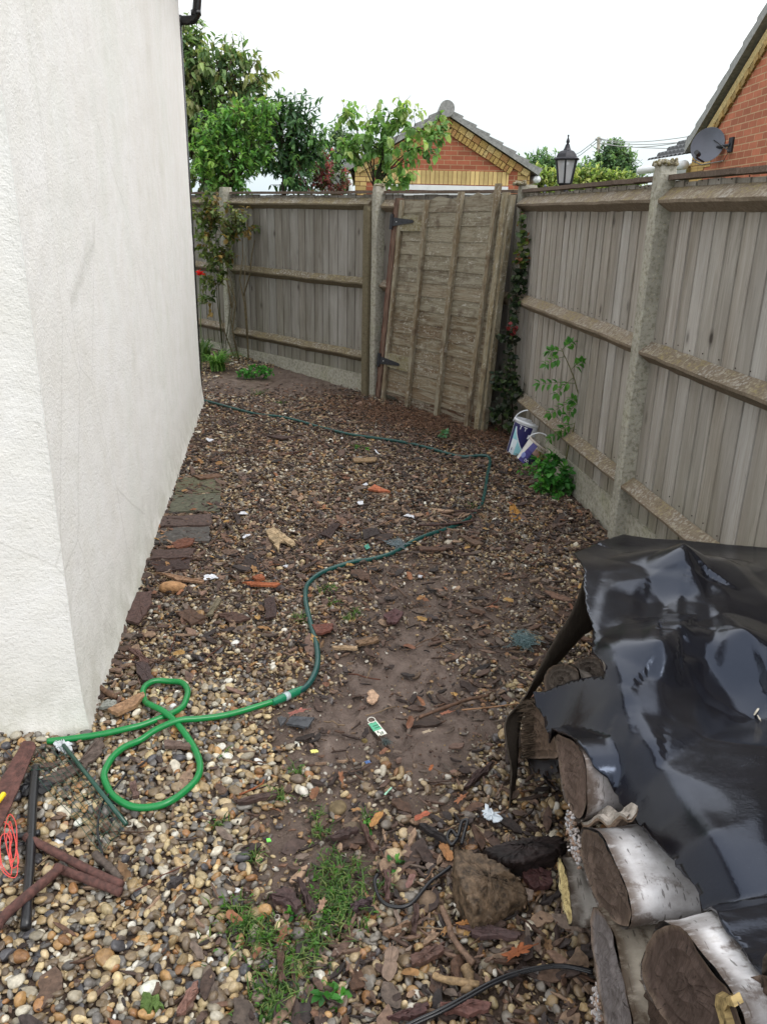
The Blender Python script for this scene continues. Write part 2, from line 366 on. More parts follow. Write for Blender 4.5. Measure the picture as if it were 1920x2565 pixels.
MBLK = m_plain('black_plastic', (.012, .012, .014), .3, 0, .3, 20, .0003); MIRON = m_plain('black_iron', (.02, .02, .026), .45, .3, .5, 60, .001)
MDISH = m_plain('dish_grey', lin(92, 96, 108), .5, 0, .2, 6, .0005); MRUST = m_plain('rusty_iron', lin(92, 62, 56)*.9, .85, .1, .55, 60, .003)
MHD = m_attr('hose_plastic', .3, .12, 40, .0004, .5); MPLAS = m_attr('printed_plastic', .3, .06, 20, .0002, .5)
MSTONE = m_attr('stone', .8, .45, 40, .006, .3, 6); MWOODRED = m_attr('red_brown_timber', .85, .6, 60, .004, .2, 6, (1, 1, .12))
MGLASS = NT('frosted_lamp_glass', .25).m
_b = MGLASS.node_tree.nodes['Principled BSDF']; _b.inputs['Base Color'].default_value = (.75, .77, .8, 1); _b.inputs['Transmission Weight'].default_value = .55; _b.inputs['Roughness'].default_value = .35

# ================================================================== GROUND (one sheet to the horizon)
def axis(a, b, step, far, grow=1.35):
    c = list(np.arange(a, b+step/2, step)); s = step; q = c[-1]
    while q < far: s *= grow; q += s; c.append(q)
    s = step; q = c[0]; pre = []
    while q > -far: s *= grow; q -= s; pre.append(q)
    return np.array(pre[::-1]+c)
gx = axis(-1.75, 1.9, .0125, 400); gy = np.concatenate([axis(.6, 5.0, .0125, .7)[0:0], axis(.6, 4.2, .0125, 400)])
gy = gy[(gy <= 4.2)]; s_ = .0125; q = 4.2; ex = []
while q < 9.2: s_ = min(s_*1.01, .03); q += s_; ex.append(q)
while q < 500: s_ *= 1.3; q += s_; ex.append(q)
gy = np.concatenate([gy, ex])
XX, YY = np.meshgrid(gx, gy); x_, y_ = XX.ravel(), YY.ravel()
mm = mudmap(x_, y_); near = ((x_ > -1.9) & (x_ < 2) & (y_ > .5) & (y_ < 9.6))
z_ = gh(x_, y_)
lump = .026*(fbm(x_*24, y_*24, 31, 4)-.5)+.022*np.abs(fbm(x_*10, y_*10, 33)-.5)+.010*np.abs(fbm(x_*45, y_*45, 35, 3)-.5)
for (fx_, fy_, fa_) in ((-.05, 2.75, .3), (.22, 2.55, -.2), (.05, 2.2, .5), (-.12, 2.42, .1), (.3, 2.95, .2)):
    u_ = (x_-fx_)*cos(fa_)+(y_-fy_)*sin(fa_); v_ = -(x_-fx_)*sin(fa_)+(y_-fy_)*cos(fa_); q_ = np.hypot(u_/.05, v_/.13); z_ = z_-.012*(1-sst(.75, 1.0, q_))+.008*np.exp(-((q_-1.1)/.12)**2)+.003*np.sin(v_*220)*(q_ < .85)
z_ = z_+np.where(near, mm*lump+(1-mm)*.008*(fbm(x_*60, y_*60, 41, 3)-.6), 0)
far = sst(9.0, 10.2, y_+.9*(x_ < -3))
far = np.where((x_*.709+y_*.705 > 5.35) | (x_*.9927+y_*.1206 > 1.85) | (x_ < -4), 1., 0)
nx, ny = len(gx), len(gy); I = np.arange(nx*ny).reshape(ny, nx)
Fg = np.stack([I[:-1, :-1].ravel(), I[:-1, 1:].ravel(), I[1:, 1:].ravel(), I[1:, :-1].ravel()], 1)
mb = MB(); mb.add(np.stack([x_, y_, z_], 1), Fg, np.stack([mm, far, mm*0], 1))
struct(build('ground', mb, MG, base=(0, 0, 0), smooth=True))

# ================================================================== pebbles, chips: loose cover nobody could count
def ico(sub):
    t = (1+5**.5)/2
    v = [(-1, t, 0), (1, t, 0), (-1, -t, 0), (1, -t, 0), (0, -1, t), (0, 1, t), (0, -1, -t), (0, 1, -t), (t, 0, -1), (t, 0, 1), (-t, 0, -1), (-t, 0, 1)]
    f = [(0, 11, 5), (0, 5, 1), (0, 1, 7), (0, 7, 10), (0, 10, 11), (1, 5, 9), (5, 11, 4), (11, 10, 2), (10, 7, 6), (7, 1, 8), (3, 9, 4), (3, 4, 2), (3, 2, 6), (3, 6, 8), (3, 8, 9), (4, 9, 5), (2, 4, 11), (6, 2, 10), (8, 6, 7), (9, 8, 1)]
    v = [np.array(q)/np.linalg.norm(q) for q in v]
    for _ in range(sub):
        c = {}; nf = []
        def mid(a, b):
            k = (min(a, b), max(a, b))
            if k not in c: q = v[a]+v[b]; v.append(q/np.linalg.norm(q)); c[k] = len(v)-1
            return c[k]
        for a, b, d in f:
            e_, g_, h_ = mid(a, b), mid(b, d), mid(d, a); nf += [(a, e_, h_), (b, g_, e_), (d, h_, g_), (e_, g_, h_)]
        f = nf
    return np.array(v), np.array(f)
def rots(n, tilt, r=rng):
    a = r.uniform(0, 2*pi, n); b = r.normal(0, tilt, n); c = r.normal(0, tilt, n)
    ca, sa, cb, sb_, cc, sc_ = np.cos(a), np.sin(a), np.cos(b), np.sin(b), np.cos(c), np.sin(c)
    R = np.zeros((n, 3, 3)); Rz = R.copy(); Rz[:, 0, 0] = ca; Rz[:, 0, 1] = -sa; Rz[:, 1, 0] = sa; Rz[:, 1, 1] = ca; Rz[:, 2, 2] = 1
    Rx = R.copy(); Rx[:, 0, 0] = 1; Rx[:, 1, 1] = cb; Rx[:, 1, 2] = -sb_; Rx[:, 2, 1] = sb_; Rx[:, 2, 2] = cb
    Ry = R.copy(); Ry[:, 1, 1] = 1; Ry[:, 0, 0] = cc; Ry[:, 0, 2] = sc_; Ry[:, 2, 0] = -sc_; Ry[:, 2, 2] = cc
    return np.einsum('nij,njk,nkl->nil', Rx, Ry, Rz)
def scatter(mb, tmpl, P, S, R, Ccol, jitter=0):
    """tmpl: list of (V,F); P centres, S (n,3) scales, R rotations, Ccol (n,3)"""
    which = rng.integers(0, len(tmpl), len(P))
    for k, (V, Fc) in enumerate(tmpl):
        i = np.where(which == k)[0]
        if not len(i): continue
        W_ = V[None]*S[i][:, None, :]
        W_ = np.einsum('nvj,nij->nvi', W_, R[i])+P[i][:, None, :]
        nv = len(V); Fa = (Fc[None]+(np.arange(len(i))*nv)[:, None, None]).reshape(-1, Fc.shape[1])
        mb.add(W_.reshape(-1, 3), Fa, np.repeat(Ccol[i], nv, axis=0))
def lumpy(sub, k, amp, seed):
    r = np.random.default_rng(seed); out = []
    for j in range(k):
        V, Fc = ico(sub); V = V.copy(); d = r.normal(0, 1, (7, 3)); d /= np.linalg.norm(d, axis=1)[:, None]
        for q in d: V *= (1+amp*r.uniform(-1, 1)*np.clip(V@q, 0, 1)[:, None]**1.5)
        if j % 2: # facet: flatten against random planes like broken flint
            for q in d[:3]:
                h = V@q; V -= np.outer(np.maximum(h-.72, 0), q)
        out.append((V, Fc))
    return out
wall_x = lambda y: -.98-.1396*(y-2.24)      # foot of the white side wall
fence_x = lambda y: (1.72-.1206*y)/.9927
def inyard(x, y):
    ok = (x < fence_x(y)) & (x*.709+y*.705 < 5.25)
    side = (y < 2.2) | (x > wall_x(y)+.0) | (y > 7.15)
    return ok & side & (x > -2.6)
pebcol = np.array([lin(*c) for c in [(196, 172, 128), (176, 148, 100), (216, 206, 182), (236, 230, 214), (136, 130, 120), (104, 98, 92), (84, 82, 86), (182, 138, 78), (164, 114, 62), (124, 104, 80), (142, 120, 88), (208, 184, 132), (168, 156, 132), (110, 92, 74)]])
pebp = np.array([12, 12, 7, 4, 11, 9, 6, 7, 5, 13, 12, 8, 9, 9.]); pebp /= pebp.sum()
def pebfield(y0, y1, step, tm, seed, sz, mb, keep=1., lift=0):
    r = np.random.default_rng(seed)
    xs = np.arange(-2.6, 1.75, step); ys = np.arange(y0, y1, step*.87); A, B = np.meshgrid(xs, ys)
    A = A+(np.arange(len(ys)) % 2)[:, None]*step/2
    a = (A+r.uniform(-.5, .5, A.shape)*step*.9).ravel(); b = (B+r.uniform(-.5, .5, B.shape)*step*.9).ravel()
    k = inyard(a, b); a, b = a[k], b[k]
    k = np.abs(a) < .62*b+.35; a, b = a[k], b[k]
    mu = mudmap(a, b); cl = fbm(a*7, b*7, 71)
    right = sst(-.1, .35, a)*sst(2.6, 1.6, b)
    d = .99-mu*1.02-.30*right-.30*sst(4.6, 6.6, b)+(cl-.5)*(.25+1.1*mu*(1-mu)*2)-.1*sst(2.2, 3.2, b)
    d = np.maximum(d, .02)
    k = r.uniform(0, 1, len(a)) < d*keep; a, b = a[k], b[k]; mu = mudmap(a, b); n = len(a)
    s = sz*np.clip(np.exp(r.normal(0, .34, n)), .45, 1.65)*np.where(mu > .5, .75, 1); S = np.stack([s*r.uniform(.95, 1.3, n), s*r.uniform(.7, .95, n), s*r.uniform(.42, .75, n)], 1)
    z = gh(a, b)+S[:, 2]*.55*(1-.5*mu)+r.uniform(-.002, .007, n)+lift
    C = pebcol[r.choice(len(pebcol), n, p=pebp)]*np.exp(r.normal(0, .16, (n, 1)))
    brown = np.clip(sst(2.3, 3.4, b)*.30+sst(-.35, .3, a)*sst(2.6, 1.8, b)*.35+.5*mu, 0, .8)[:, None]
    C = C*(1-brown*.55)+lin(136, 108, 84)*brown*.55
    gm = C.mean(1, keepdims=True); C = C*.86+gm*.14; C = np.clip(C*.90, 0, .82)
    scatter(mb, tm, np.stack([a, b, z], 1), S, rots(n, .38, r), C)
    return n
mb = MB()
np1 = pebfield(.75, 2.5, .0168, lumpy(2, 12, .38, 3), 11, .0089, mb)
np2 = pebfield(.75, 2.5, .027, lumpy(2, 12, .42, 4), 12, .0100, mb, .75, .007)
np3 = pebfield(2.5, 4.4, .0165, lumpy(1, 8, .35, 5), 13, .0086, mb)
np4 = pebfield(2.5, 4.4, .034, lumpy(1, 8, .3, 6), 14, .0100, mb, .6, .007)
np5 = pebfield(4.4, 9.3, .0185, lumpy(1, 6, .3, 7), 15, .0098, mb, .85)
print('pebbles', np1, np2, np3, np4, np5)
tag(build('gravel', mb, MPEB, base=(0, 2, 0), smooth=True), 'wet mixed flint gravel in tan, white, grey and orange covering the yard', 'gravel', kind='stuff')

mb = MB(); r = np.random.default_rng(77); n = 42000; a = r.uniform(-1.7, 1.5, n); b = 1.05+5.6*r.uniform(0, 1, n)**1.3
k = inyard(a, b) & (np.abs(a) < .6*b+.2) & ((mudmap(a, b) > .12) | (b > 2.6)); a, b = a[k], b[k]; n = len(a); k = r.uniform(0, 1, n) < .35+.9*fbm(a*9, b*9, 91)-.25*mudmap(a, b); a, b = a[k], b[k]; n = len(a)
S = r.uniform(.0012, .0042, n)[:, None]*np.array([[1.2, .9, .7]])*np.where(mudmap(a, b) > .4, .8, 1.25)[:, None]
lz = mudmap(a, b)*.008
C = np.where(r.uniform(0, 1, (n, 1)) < .35, pebcol[r.integers(0, len(pebcol), n)]*.8, np.array([lin(84, 62, 50), lin(60, 44, 38), lin(110, 84, 66)])[r.integers(0, 3, n)])
scatter(mb, lumpy(0, 5, .4, 9), np.stack([a, b, gh(a, b)+.004+lz+r.uniform(-.003, .006, n)+(1-mudmap(a, b))*.008], 1), S, rots(n, .8, r), C)
tag(build('grit', mb, MPEB, base=(0, 3, 0)), 'fine wet grit and crumbs of soil between the pebbles and on the mud', 'grit', kind='stuff')
def chip(seed):
    r = np.random.default_rng(seed); n = 5; pts = []
    up_ = []; lo_ = []
    for i in range(n+1):
        x = -1+2*i/n; wdt = (1-abs(x)**3)*r.uniform(.6, 1.1)+.12; sh = r.uniform(-.25, .25)
        up_.append((x+r.uniform(-.06, .06), wdt+sh)); lo_.append((x+r.uniform(-.06, .06), -wdt+sh))
    ring = up_+lo_[::-1]; k = len(ring); bend = r.uniform(-.6, .6)
    top = np.array([(x, y, .5+bend*x*x+r.uniform(-.15, .15)) for x, y in ring]); bot = top-np.array([0, 0, 1.])*r.uniform(.7, 1.1, (k, 1))
    mid = np.array([[0, 0, .75+r.uniform(-.2, .2)]]); V = np.concatenate([top, bot, mid])
    Fc = [(i, (i+1) % k, 2*k) for i in range(k)]
    for i in range(k): j = (i+1) % k; Fc += [(i, k+i, k+j), (i, k+j, j)]
    for i in range(1, k-1): Fc.append((k, k+i+1, k+i))
    return V, np.array(Fc)
chips = [chip(100+i) for i in range(12)]
barkcol = np.array([lin(*c) for c in [(80, 64, 56), (96, 76, 66), (64, 51, 46), (112, 90, 76), (136, 112, 92), (94, 70, 56), (56, 48, 46), (108, 94, 84)]])
def barkd(a, b):
    d = .30+.0*a
    d = d+.55*sst(.55, 0., np.abs(b-3.55))*sst(.1, -.5, a)+.28*sst(.9, .3, np.hypot((a-.25)/1., (b-1.5)/.6))
    d = d+.12*sst(-.5, -.2, a)+.25*sst(3., 4.5, b)+.3*sst(5.4, 6.2, b)*sst(-.6, .2, a)
    d = d*np.where((a < -.25) & (b < 2.6), .28, 1)*(1-.6*mudmap(a, b))
    d = d+.5*sst(.16, .05, a-wall_x(b))*(b > 2.3)*(b < 6)
    return np.clip(d, 0, 1)
mb = MB()
for (n, smin, smax, y0, y1, sd_, tilt) in ((2700, .012, .036, 1.1, 4.2, 8, .2), (1500, .02, .045, 4.0, 7.2, 9, .2), (5200, .003, .009, 1.0, 4.4, 7, .4), (4000, .009, .020, 1.0, 4.0, 1, .3), (1500, .02, .042, 1.0, 4.4, 2, .25), (120, .04, .075, 1.1, 4.4, 3, .15), (5200, .010, .024, 4.0, 7.9, 4, .3), (500, .025, .05, 4.0, 7.5, 5, .2)):
    r = np.random.default_rng(200+sd_); a = r.uniform(-2.3, 1.6, n*2); b = r.uniform(y0, y1, n*2)
    k = inyard(a, b) & (np.abs(a) < .62*b+.3) & (r.uniform(0, 1, 2*n) < barkd(a, b)*(.5+1.1*fbm(a*5, b*5, 81))*1.2); a, b = a[k], b[k]; n = len(a)
    l = r.uniform(smin, smax, n); S = np.stack([l, l*r.uniform(.18, .55, n), r.uniform(.0025, .006, n)*(1+l*12)], 1)
    z = gh(a, b)+.012+.006*(1-mudmap(a, b))+r.uniform(0, .006, n)
    C = barkcol[r.integers(0, len(barkcol), n)]*np.exp(r.normal(0, .28, (n, 1)))*1.15
    if sd_ in (8, 9): S[:, 1] = l*r.uniform(.06, .2, n)
    scatter(mb, chips, np.stack([a, b, z], 1), S, rots(n, tilt, r), C)
tag(build('bark_litter', mb, MBARK, base=(0, 3, 0)), 'dark wet bark chips and splinters strewn over the gravel', 'bark chips', kind='stuff')
# russet needles and crumbled leaves drifted against the foot of the leaning gate
mb = MB(); r = np.random.default_rng(5); n = 5200
a = r.normal(.32, .42, n); b = 6.55-.75*(a-.32)+r.normal(0, .26, n); k = inyard(a, b); a, b = a[k], b[k]; n = len(a)
S = np.stack([r.uniform(.012, .03, n), r.uniform(.0015, .004, n), np.full(n, .0015)], 1)
C = np.array([lin(*c) for c in [(124, 90, 70), (142, 104, 80), (100, 76, 62), (160, 124, 96)]])[r.integers(0, 4, n)]*.8
scatter(mb, chips[:5], np.stack([a, b, gh(a, b)+.022+r.uniform(0, .015, n)], 1), S, rots(n, .35, r), C)
tag(build('needle_litter', mb, MBARK, base=(.3, 6.5, 0)), 'reddish brown needle and leaf litter at the foot of the leaning gate', 'litter', kind='stuff')

# fallen twigs and dead leaves
mb = MB(); r = np.random.default_rng(6)
for i in range(260):
    y = r.uniform(1.1, 6.8); x = r.uniform(-1.6, 1.3)
    if not inyard(np.array(x), np.array(y)) or (x < -.2 and y < 2.6 and r.random() < .75): continue
    a = r.uniform(0, 2*pi); l = r.uniform(.03, .16); P = []
    for t in np.linspace(-.5, .5, 5): P.append((x+cos(a)*l*t+r.normal(0, .004), y+sin(a)*l*t+r.normal(0, .004), gh(x, y)+.026+r.normal(0, .003)))
    mb.tube(P, r.uniform(.001, .0028), 5, lin(*random.choice([(120, 92, 70), (90, 66, 50), (150, 126, 100), (112, 64, 44)]))*.8)
tag(build('twig_litter', mb, MSTEM, base=(0, 3, 0), smooth=True), 'thin fallen twigs scattered across gravel and mud', 'twigs', kind='stuff')
def leafV(seed, lobes=False):
    r = np.random.default_rng(seed); k = 14; P = []
    for i in range(k):
        a = 2*pi*i/k; rr = (.55+.45*abs(cos(a)))*(1+(.28*cos(5*a) if lobes else .05*r.normal()))
        P.append((rr*cos(a), rr*sin(a)*.62, .35*r.normal(0, .35)+.35*abs(sin(a))))
    P.append((0, 0, 0)); return np.array(P), np.array([(i, (i+1) % k, k) for i in range(k)])
lfs = [leafV(i, i % 2) for i in range(8)]
mb = MB(); n = 330; r = np.random.default_rng(8); a = r.uniform(-1.6, 1.3, n); b = r.uniform(1.1, 7, n)**1.0
k = inyard(a, b) & ((a > -.35) | (b > 2.6) | (r.uniform(0, 1, n) < .2)); a, b = a[k], b[k]; n = len(a); l = r.uniform(.014, .032, n)
C = np.array([lin(*c) for c in [(160, 108, 76), (140, 96, 68), (172, 130, 84), (120, 86, 64), (134, 92, 70), (130, 100, 70), (190, 150, 90)]])[r.integers(0, 7, n)]*.85
scatter(mb, lfs, np.stack([a, b, gh(a, b)+.030], 1), np.stack([l, l, l*.5], 1), rots(n, .3, r), C)
tag(build('leaf_litter', mb, MDEAD, base=(0, 3, 0)), 'small crumpled brown and orange dead leaves scattered over the ground', 'dead leaves', kind='stuff')

# grass and moss growing through the gravel
tufts = [(850, 2200, .10, 330), (835, 2260, .09, 260), (870, 2290, .09, 240), (820, 2330, .07, 170), (620, 2330, .09, 230), (660, 2370, .08, 190), (585, 2300, .06, 90), (745, 2420, .09, 260), (700, 2480, .08, 230), (690, 2540, .08, 210), (790, 2390, .05, 110), (800, 2100, .04, 60), (795, 2060, .03, 40), (700, 2010, .04, 50), (640, 2160, .04, 40), (740, 1945, .04, 40), (820, 1485, .05, 90), (830, 1520, .04, 50), (890, 1545, .04, 60), (895, 1125, .06, 100), (650, 990, .12, 120), (700, 1015, .10, 80), (540, 2080, .03, 30), (960, 2235, .03, 40), (920, 2060, .02, 20), (1180, 1275, .06, 40), (560, 1905, .02, 10), (750, 1560, .05, 50), (870, 1560, .04, 40)]
mb = MB(); r = np.random.default_rng(9)
for (u, v, rad_, n) in tufts:
    c = GG(u, v); n = int(n*.62)
    for i in range(n):
        a = r.uniform(0, 2*pi); q = rad_*.8*abs(r.normal(0, .6)); x, y = c[0]+q*cos(a), c[1]+q*sin(a); z = float(gh(x, y))+.008
        ln = r.uniform(.015, .05); d = r.uniform(0, 2*pi); wd = r.uniform(.0010, .0022); le = r.uniform(.5, 1.3)
        p = np.array([x, y, z]); hd = np.array([cos(d), sin(d), 0]); sd2 = np.array([-sin(d), cos(d), 0])*wd
        m1 = p+hd*ln*.35*le+np.array([0, 0, ln*.6]); t1 = p+hd*ln*le+np.array([0, 0, ln*.55])
        g = lin(*random.choice([(92, 128, 58), (110, 142, 66), (78, 112, 52), (134, 150, 84), (60, 92, 44)]))*.85
        mb.add([p-sd2, p+sd2, m1+sd2, m1-sd2, t1], [(0, 1, 2, 3), (3, 2, 4)], g)
    for i in range(n//5):   # creeping little round leaves among the blades
        a = r.uniform(0, 2*pi); q = rad_*abs(r.normal(0, .55)); x, y = c[0]+q*cos(a), c[1]+q*sin(a); s = r.uniform(.004, .009)
        Vq, Fq = lfs[0]; mb.add((Vq*s)@rots(1, .4, r)[0].T+np.array([x, y, float(gh(x, y))+.02+r.uniform(0, .012)]), Fq, lin(96, 148, 60)*r.uniform(.6, 1))
tag(build('grass', mb, MLEAF, base=(-.1, 1.6, 0)), 'sparse green grass and moss sprouting through the gravel and mud', 'grass', kind='stuff')

# ================================================================== WHITE RENDERED HOUSE
hc = np.array([-.98, 2.24, 0]); hd = np.array([-.1383, .9904, 0]); hn = np.array([.9904, .1383, 0])   # side wall direction, outward
fd = np.array([-.9904, -.1383, 0]); fn = np.array([.1383, -.9904, 0])
house = thing('house', 'white roughcast rendered house wall filling the left side of the yard', 'house', hc)
HL, HT = 4.93, 3.7
def wallgrid(o, d, nrm_, Ls, zs, flip=False, front=False, onrm=(0, 0, 0)):
    Sg, Zg = np.meshgrid(Ls, zs); s, z = Sg.ravel(), Zg.ravel()
    off = .030*np.exp(-np.clip(z, 0, 9)/.12)+.006*(fbm(s*1.5+3*front, z*1.5, 51)-.5)+.004*(fbm(s*16, z*16+9*front, 52, 3)-.5)
    o1 = .030*np.exp(-np.clip(z, 0, 9)/.12)+.004+.002*fbm(z*40, z*0, 53, 3)
    kk = np.exp(-s/.02); off = off*(1-kk)+o1*kk
    P = np.array(o)+np.outer(s, d)+np.outer(off, nrm_)+np.outer(o1*kk, onrm); P[:, 2] += z
    nxx, nzz = len(Ls), len(zs); I = np.arange(nxx*nzz).reshape(nzz, nxx)
    Fq = np.stack([I[:-1, :-1].ravel(), I[:-1, 1:].ravel(), I[1:, 1:].ravel(), I[1:, :-1].ravel()], 1)
    return P, (Fq[:, ::-1] if flip else Fq)
zs = np.concatenate([np.arange(-.06, .4, .015), np.arange(.4, 2.3, .018), np.arange(2.3, HT+.01, .03)])
mb = MB()
P, Fq = wallgrid(hc, hd, hn, np.concatenate([np.arange(0, .3, .012), np.arange(.3, HL, .03), [HL]]), zs, onrm=fn); mb.add(P, Fq)
mb.add(*wallgrid(hc+0, fd, fn, np.concatenate([np.arange(0, .5, .012), np.arange(.5, 5, .1)]), zs, True, True, hn))
# close the box behind
b0 = hc+hd*HL; b1 = b0+fd*4.9; b2 = hc+fd*4.9
for p, q in ((b0, b1), (b1, b2)): mb.add([p, q, q+np.array([0, 0, HT]), p+np.array([0, 0, HT])], [(0, 1, 2, 3)])
build('wall', mb, MR, house, smooth=True)
mb = MB(); ez = np.array([0, 0, 1.])
rc = [hc-hd*.35+hn*.32, hc+hd*(HL+.35)+hn*.32]; rr_ = [hc-hd*.35+fd*2.45, hc+hd*(HL+.35)+fd*2.45]; rl = [hc-hd*.35+fd*5.2, hc+hd*(HL+.35)+fd*5.2]
z0, z1 = HT-.02, HT+1.75
for A, B in ((rc, rr_), (rl, rr_)):
    q = [A[0]+ez*z0, A[1]+ez*z0, B[1]+ez*z1, B[0]+ez*z1]; mb.prism(q, (0, 0, .12))
build('roof', mb, MTILE, house)
fc = hc+hd*HL
for q_, s_ in ((fc, -.1), (hc, .1)):
    mb = MB(); mb.prism([q_+ez*HT, q_+fd*4.9+ez*HT, q_+fd*2.45+ez*(HT+1.6)], hd*s_); build('gable', mb, MR, house)
# swan neck of the rainwater pipe at the far corner
mb = MB(); yk = 7.19
a = D(428, 50, yk); b = D(470, 50, yk); c = D(491, 38, yk); d = D(494, 0, yk); e_ = D(494, -95, yk)
mb.tube([a-np.array([.2, 0, 0]), a, b, (b*.45+c*.55)+np.array([.012, 0, -.012]), c, d, e_], .034, 14)
mb.tube([c-ez*.0, c+ez*.035], .041, 14); mb.tube([a+np.array([.05, 0, 0]), a+np.array([.085, 0, 0])], .041, 14)
mb.tube([(fc[0]-.03, fc[1]+.045, .05), (fc[0]-.03, fc[1]+.045, a[2])], .034, 14)
build('downpipe', mb, MBLK, house, smooth=True)
mb = MB(); ga = hc+hn*.33-hd*.3+ez*(HT-.06); gb = hc+hn*.33+hd*(HL+.3)+ez*(HT-.06); mb.beam(ga, gb, .11, .07); build('gutter', mb, MBLK, house)

# ================================================================== FENCES
nL, oL, nRr, oR = np.array([.709, .705, 0]), 5.212, np.array([.9927, .1206, 0]), 1.704
tL = np.array([-.705, .709, 0]); tR = np.array([-.1206, .9927, 0])
bcol = [lin(*c)*[1.3, 1.32, 1.36] for c in [(144, 139, 131), (139, 134, 126), (149, 144, 137), (136, 130, 121), (141, 135, 126), (153, 149, 143), (133, 127, 118)]]
def bay(root, n, o, t, s0, s1, seed, gz0=.19, ridge=(1.71, 1.03, .34), tone=1., gap=None, z_top=1.80, rl_col=None, grav=True):
    FP = lambda s, d, z: n*(o+d)+t*s+np.array([0, 0, z])
    r = np.random.default_rng(seed); mb = MB(); s = s0; i = 0
    while s < s1-.02:
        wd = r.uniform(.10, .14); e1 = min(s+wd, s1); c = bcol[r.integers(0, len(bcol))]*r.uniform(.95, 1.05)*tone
        if gap and s < gap < e1: e1 = gap
        dd = .052+r.uniform(-.001, .001); tw = r.uniform(.003, .005); zt = z_top-r.uniform(0, .012); g = .0015
        dent = .014 if (gap and abs(s-gap) < .001) else 0
        a0, a1 = s+g+dent, e1+.010
        # wedge: thick at one edge, thin at the other; overlapping the next board
        q = [FP(a0, dd-tw*.2, gz0), FP(a1, dd+.006, gz0), FP(a1, dd+.016, gz0), FP(a0, dd+.020, gz0)]
        sag = r.normal(0, .0025)
        V = np.array(q+[p+np.array([0, 0, zt-gz0])+t*sag for p in q])
        mb.add(V, [(0, 3, 2, 1), (4, 5, 6, 7), (0, 1, 5, 4), (1, 2, 6, 5), (2, 3, 7, 6), (3, 0, 4, 7)], c)
        s = e1
    build('board_panel', mb, MBD, root)
    bp = [o_ for o_ in root.children if o_.name.startswith('board_panel')][-1]; mb = MB()
    for rz in ridge:
        s_ = s0+.05
        while s_ < s1:
            p = FP(s_, .0495, rz+.075+r.normal(0, .006)); mb.tube([p, p-n*.0025], .0032, 6, lin(60, 48, 42)); s_ += r.uniform(.1, .14)
    no = build('nails', mb, MSTEM, bp); no['kind'] = 'stuff'
    for k, rz in enumerate(ridge):
        mb = MB(); c = (rl_col if rl_col is not None else lin(134, 122, 106))*r.uniform(.85, 1.1)
        N = 24; ss = np.linspace(s0+.005, s1-.005, N); V = []; wob = r.normal(0, .003, N).cumsum()*.25
        for j, q in enumerate(ss):
            h1, h2 = (.06, .045) if k == 0 else (.052, .05); dep = .05
            w1 = wob[j]+r.normal(0, .0015)
            V += [FP(q, dep, rz+h1+w1), FP(q, -.012+r.normal(0, .002), rz+.006+w1), FP(q, -.010, rz-.008+w1), FP(q, dep, rz-h2+w1)]
        Fr = np.array([(j*4+a, j*4+(a+1) % 4, (j+1)*4+(a+1) % 4, (j+1)*4+a) for j in range(N-1) for a in range(4)])
        if n[0] > .9 or True: Fr = Fr[:, ::-1]
        mb.add(np.array(V), Fr, c); mb.add(np.array(V[:4]), [(0, 1, 2, 3)], c); mb.add(np.array(V[-4:]), [(3, 2, 1, 0)], c)
        build('rail', mb, MRL, root)
    if grav:
        mb = MB(); a, b = FP(s0, .062, .07), FP(s1, .062, .07); mb.beam(a+ez*0, b, .04, .24, (1, 1, 1)); build('gravel_board', mb, MCN, root)
    mb = MB(); N = 9; ss = np.linspace(s0+.01, s1-.01, N)
    for j in range(N-1):
        w1 = r.normal(0, .0012); mb.beam(FP(ss[j]-.0005, .06, z_top+.014+w1), FP(ss[j+1], .06, z_top+.014+r.normal(0, .001)), .075, .022, lin(112, 98, 88)*r.uniform(.85, 1.1))
    build('capping', mb, MRL, root)
def cpost(root, n, o, t, s, w_=.1, ztop=1.86, d0=-.045, d1=.07, col=(1, 1, 1), mat=None, z0=-.05, lean=0, name='post'):
    FP = lambda q, d, z: n*(o+d)+t*q+np.array([0, 0, z]); mb = MB(); N = 40; V = []
    for j in range(N+1):
        z = z0+(ztop-z0)*j/N; ch = .008; h = w_/2+rng.normal(0, .0008); h2 = w_/2+rng.normal(0, .0008); sh = lean*(j/N)
        if j == N: h -= .012; h2 -= .012; z += .0
        V += [FP(s-h+sh, d1, z), FP(s-h+sh, d0+ch, z), FP(s-h+ch+sh, d0, z), FP(s+h2-ch+sh, d0, z), FP(s+h2+sh, d0+ch, z), FP(s+h2+sh, d1, z)]
    Fr = [(j*6+a, j*6+(a+1) % 6, (j+1)*6+(a+1) % 6, (j+1)*6+a) for j in range(N) for a in range(6)]
    mb.add(np.array(V), np.array(Fr), col); mb.add(np.array(V[-6:]), [tuple(range(6))], col)
    return build(name, mb, mat or MCN, root)
fR = thing('board_fence', 'weathered grey close-board fence with tall concrete posts along the right side', 'fence', nRr*oR+tR*3.8)
bay(fR, nRr, oR, tR, 3.862, 6.22, 21, ridge=(1.715, 1.035, .335))
bay(fR, nRr, oR, tR, 1.42, 3.785, 22, ridge=(1.715, 1.02, .33), gap=3.55)
bay(fR, nRr, oR, tR, -1.05, 1.31, 23)
cpost(fR, nRr, oR, tR, 3.815, .076, 1.875, -.02, .06); cpost(fR, nRr, oR, tR, 1.365, .105, 1.87); cpost(fR, nRr, oR, tR, 6.27, .1, 1.86, .02, .12)
fL = thing('board_fence', 'weathered brown close-board fence with concrete gravel boards across the back of the yard', 'fence', nL*oL+tL*6.5)
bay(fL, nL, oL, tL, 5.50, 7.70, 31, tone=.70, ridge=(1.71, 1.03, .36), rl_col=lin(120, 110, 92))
bay(fL, nL, oL, tL, 7.80, 10.1, 32, tone=.62, ridge=(1.71, 1.03, .38), rl_col=lin(128, 116, 100))
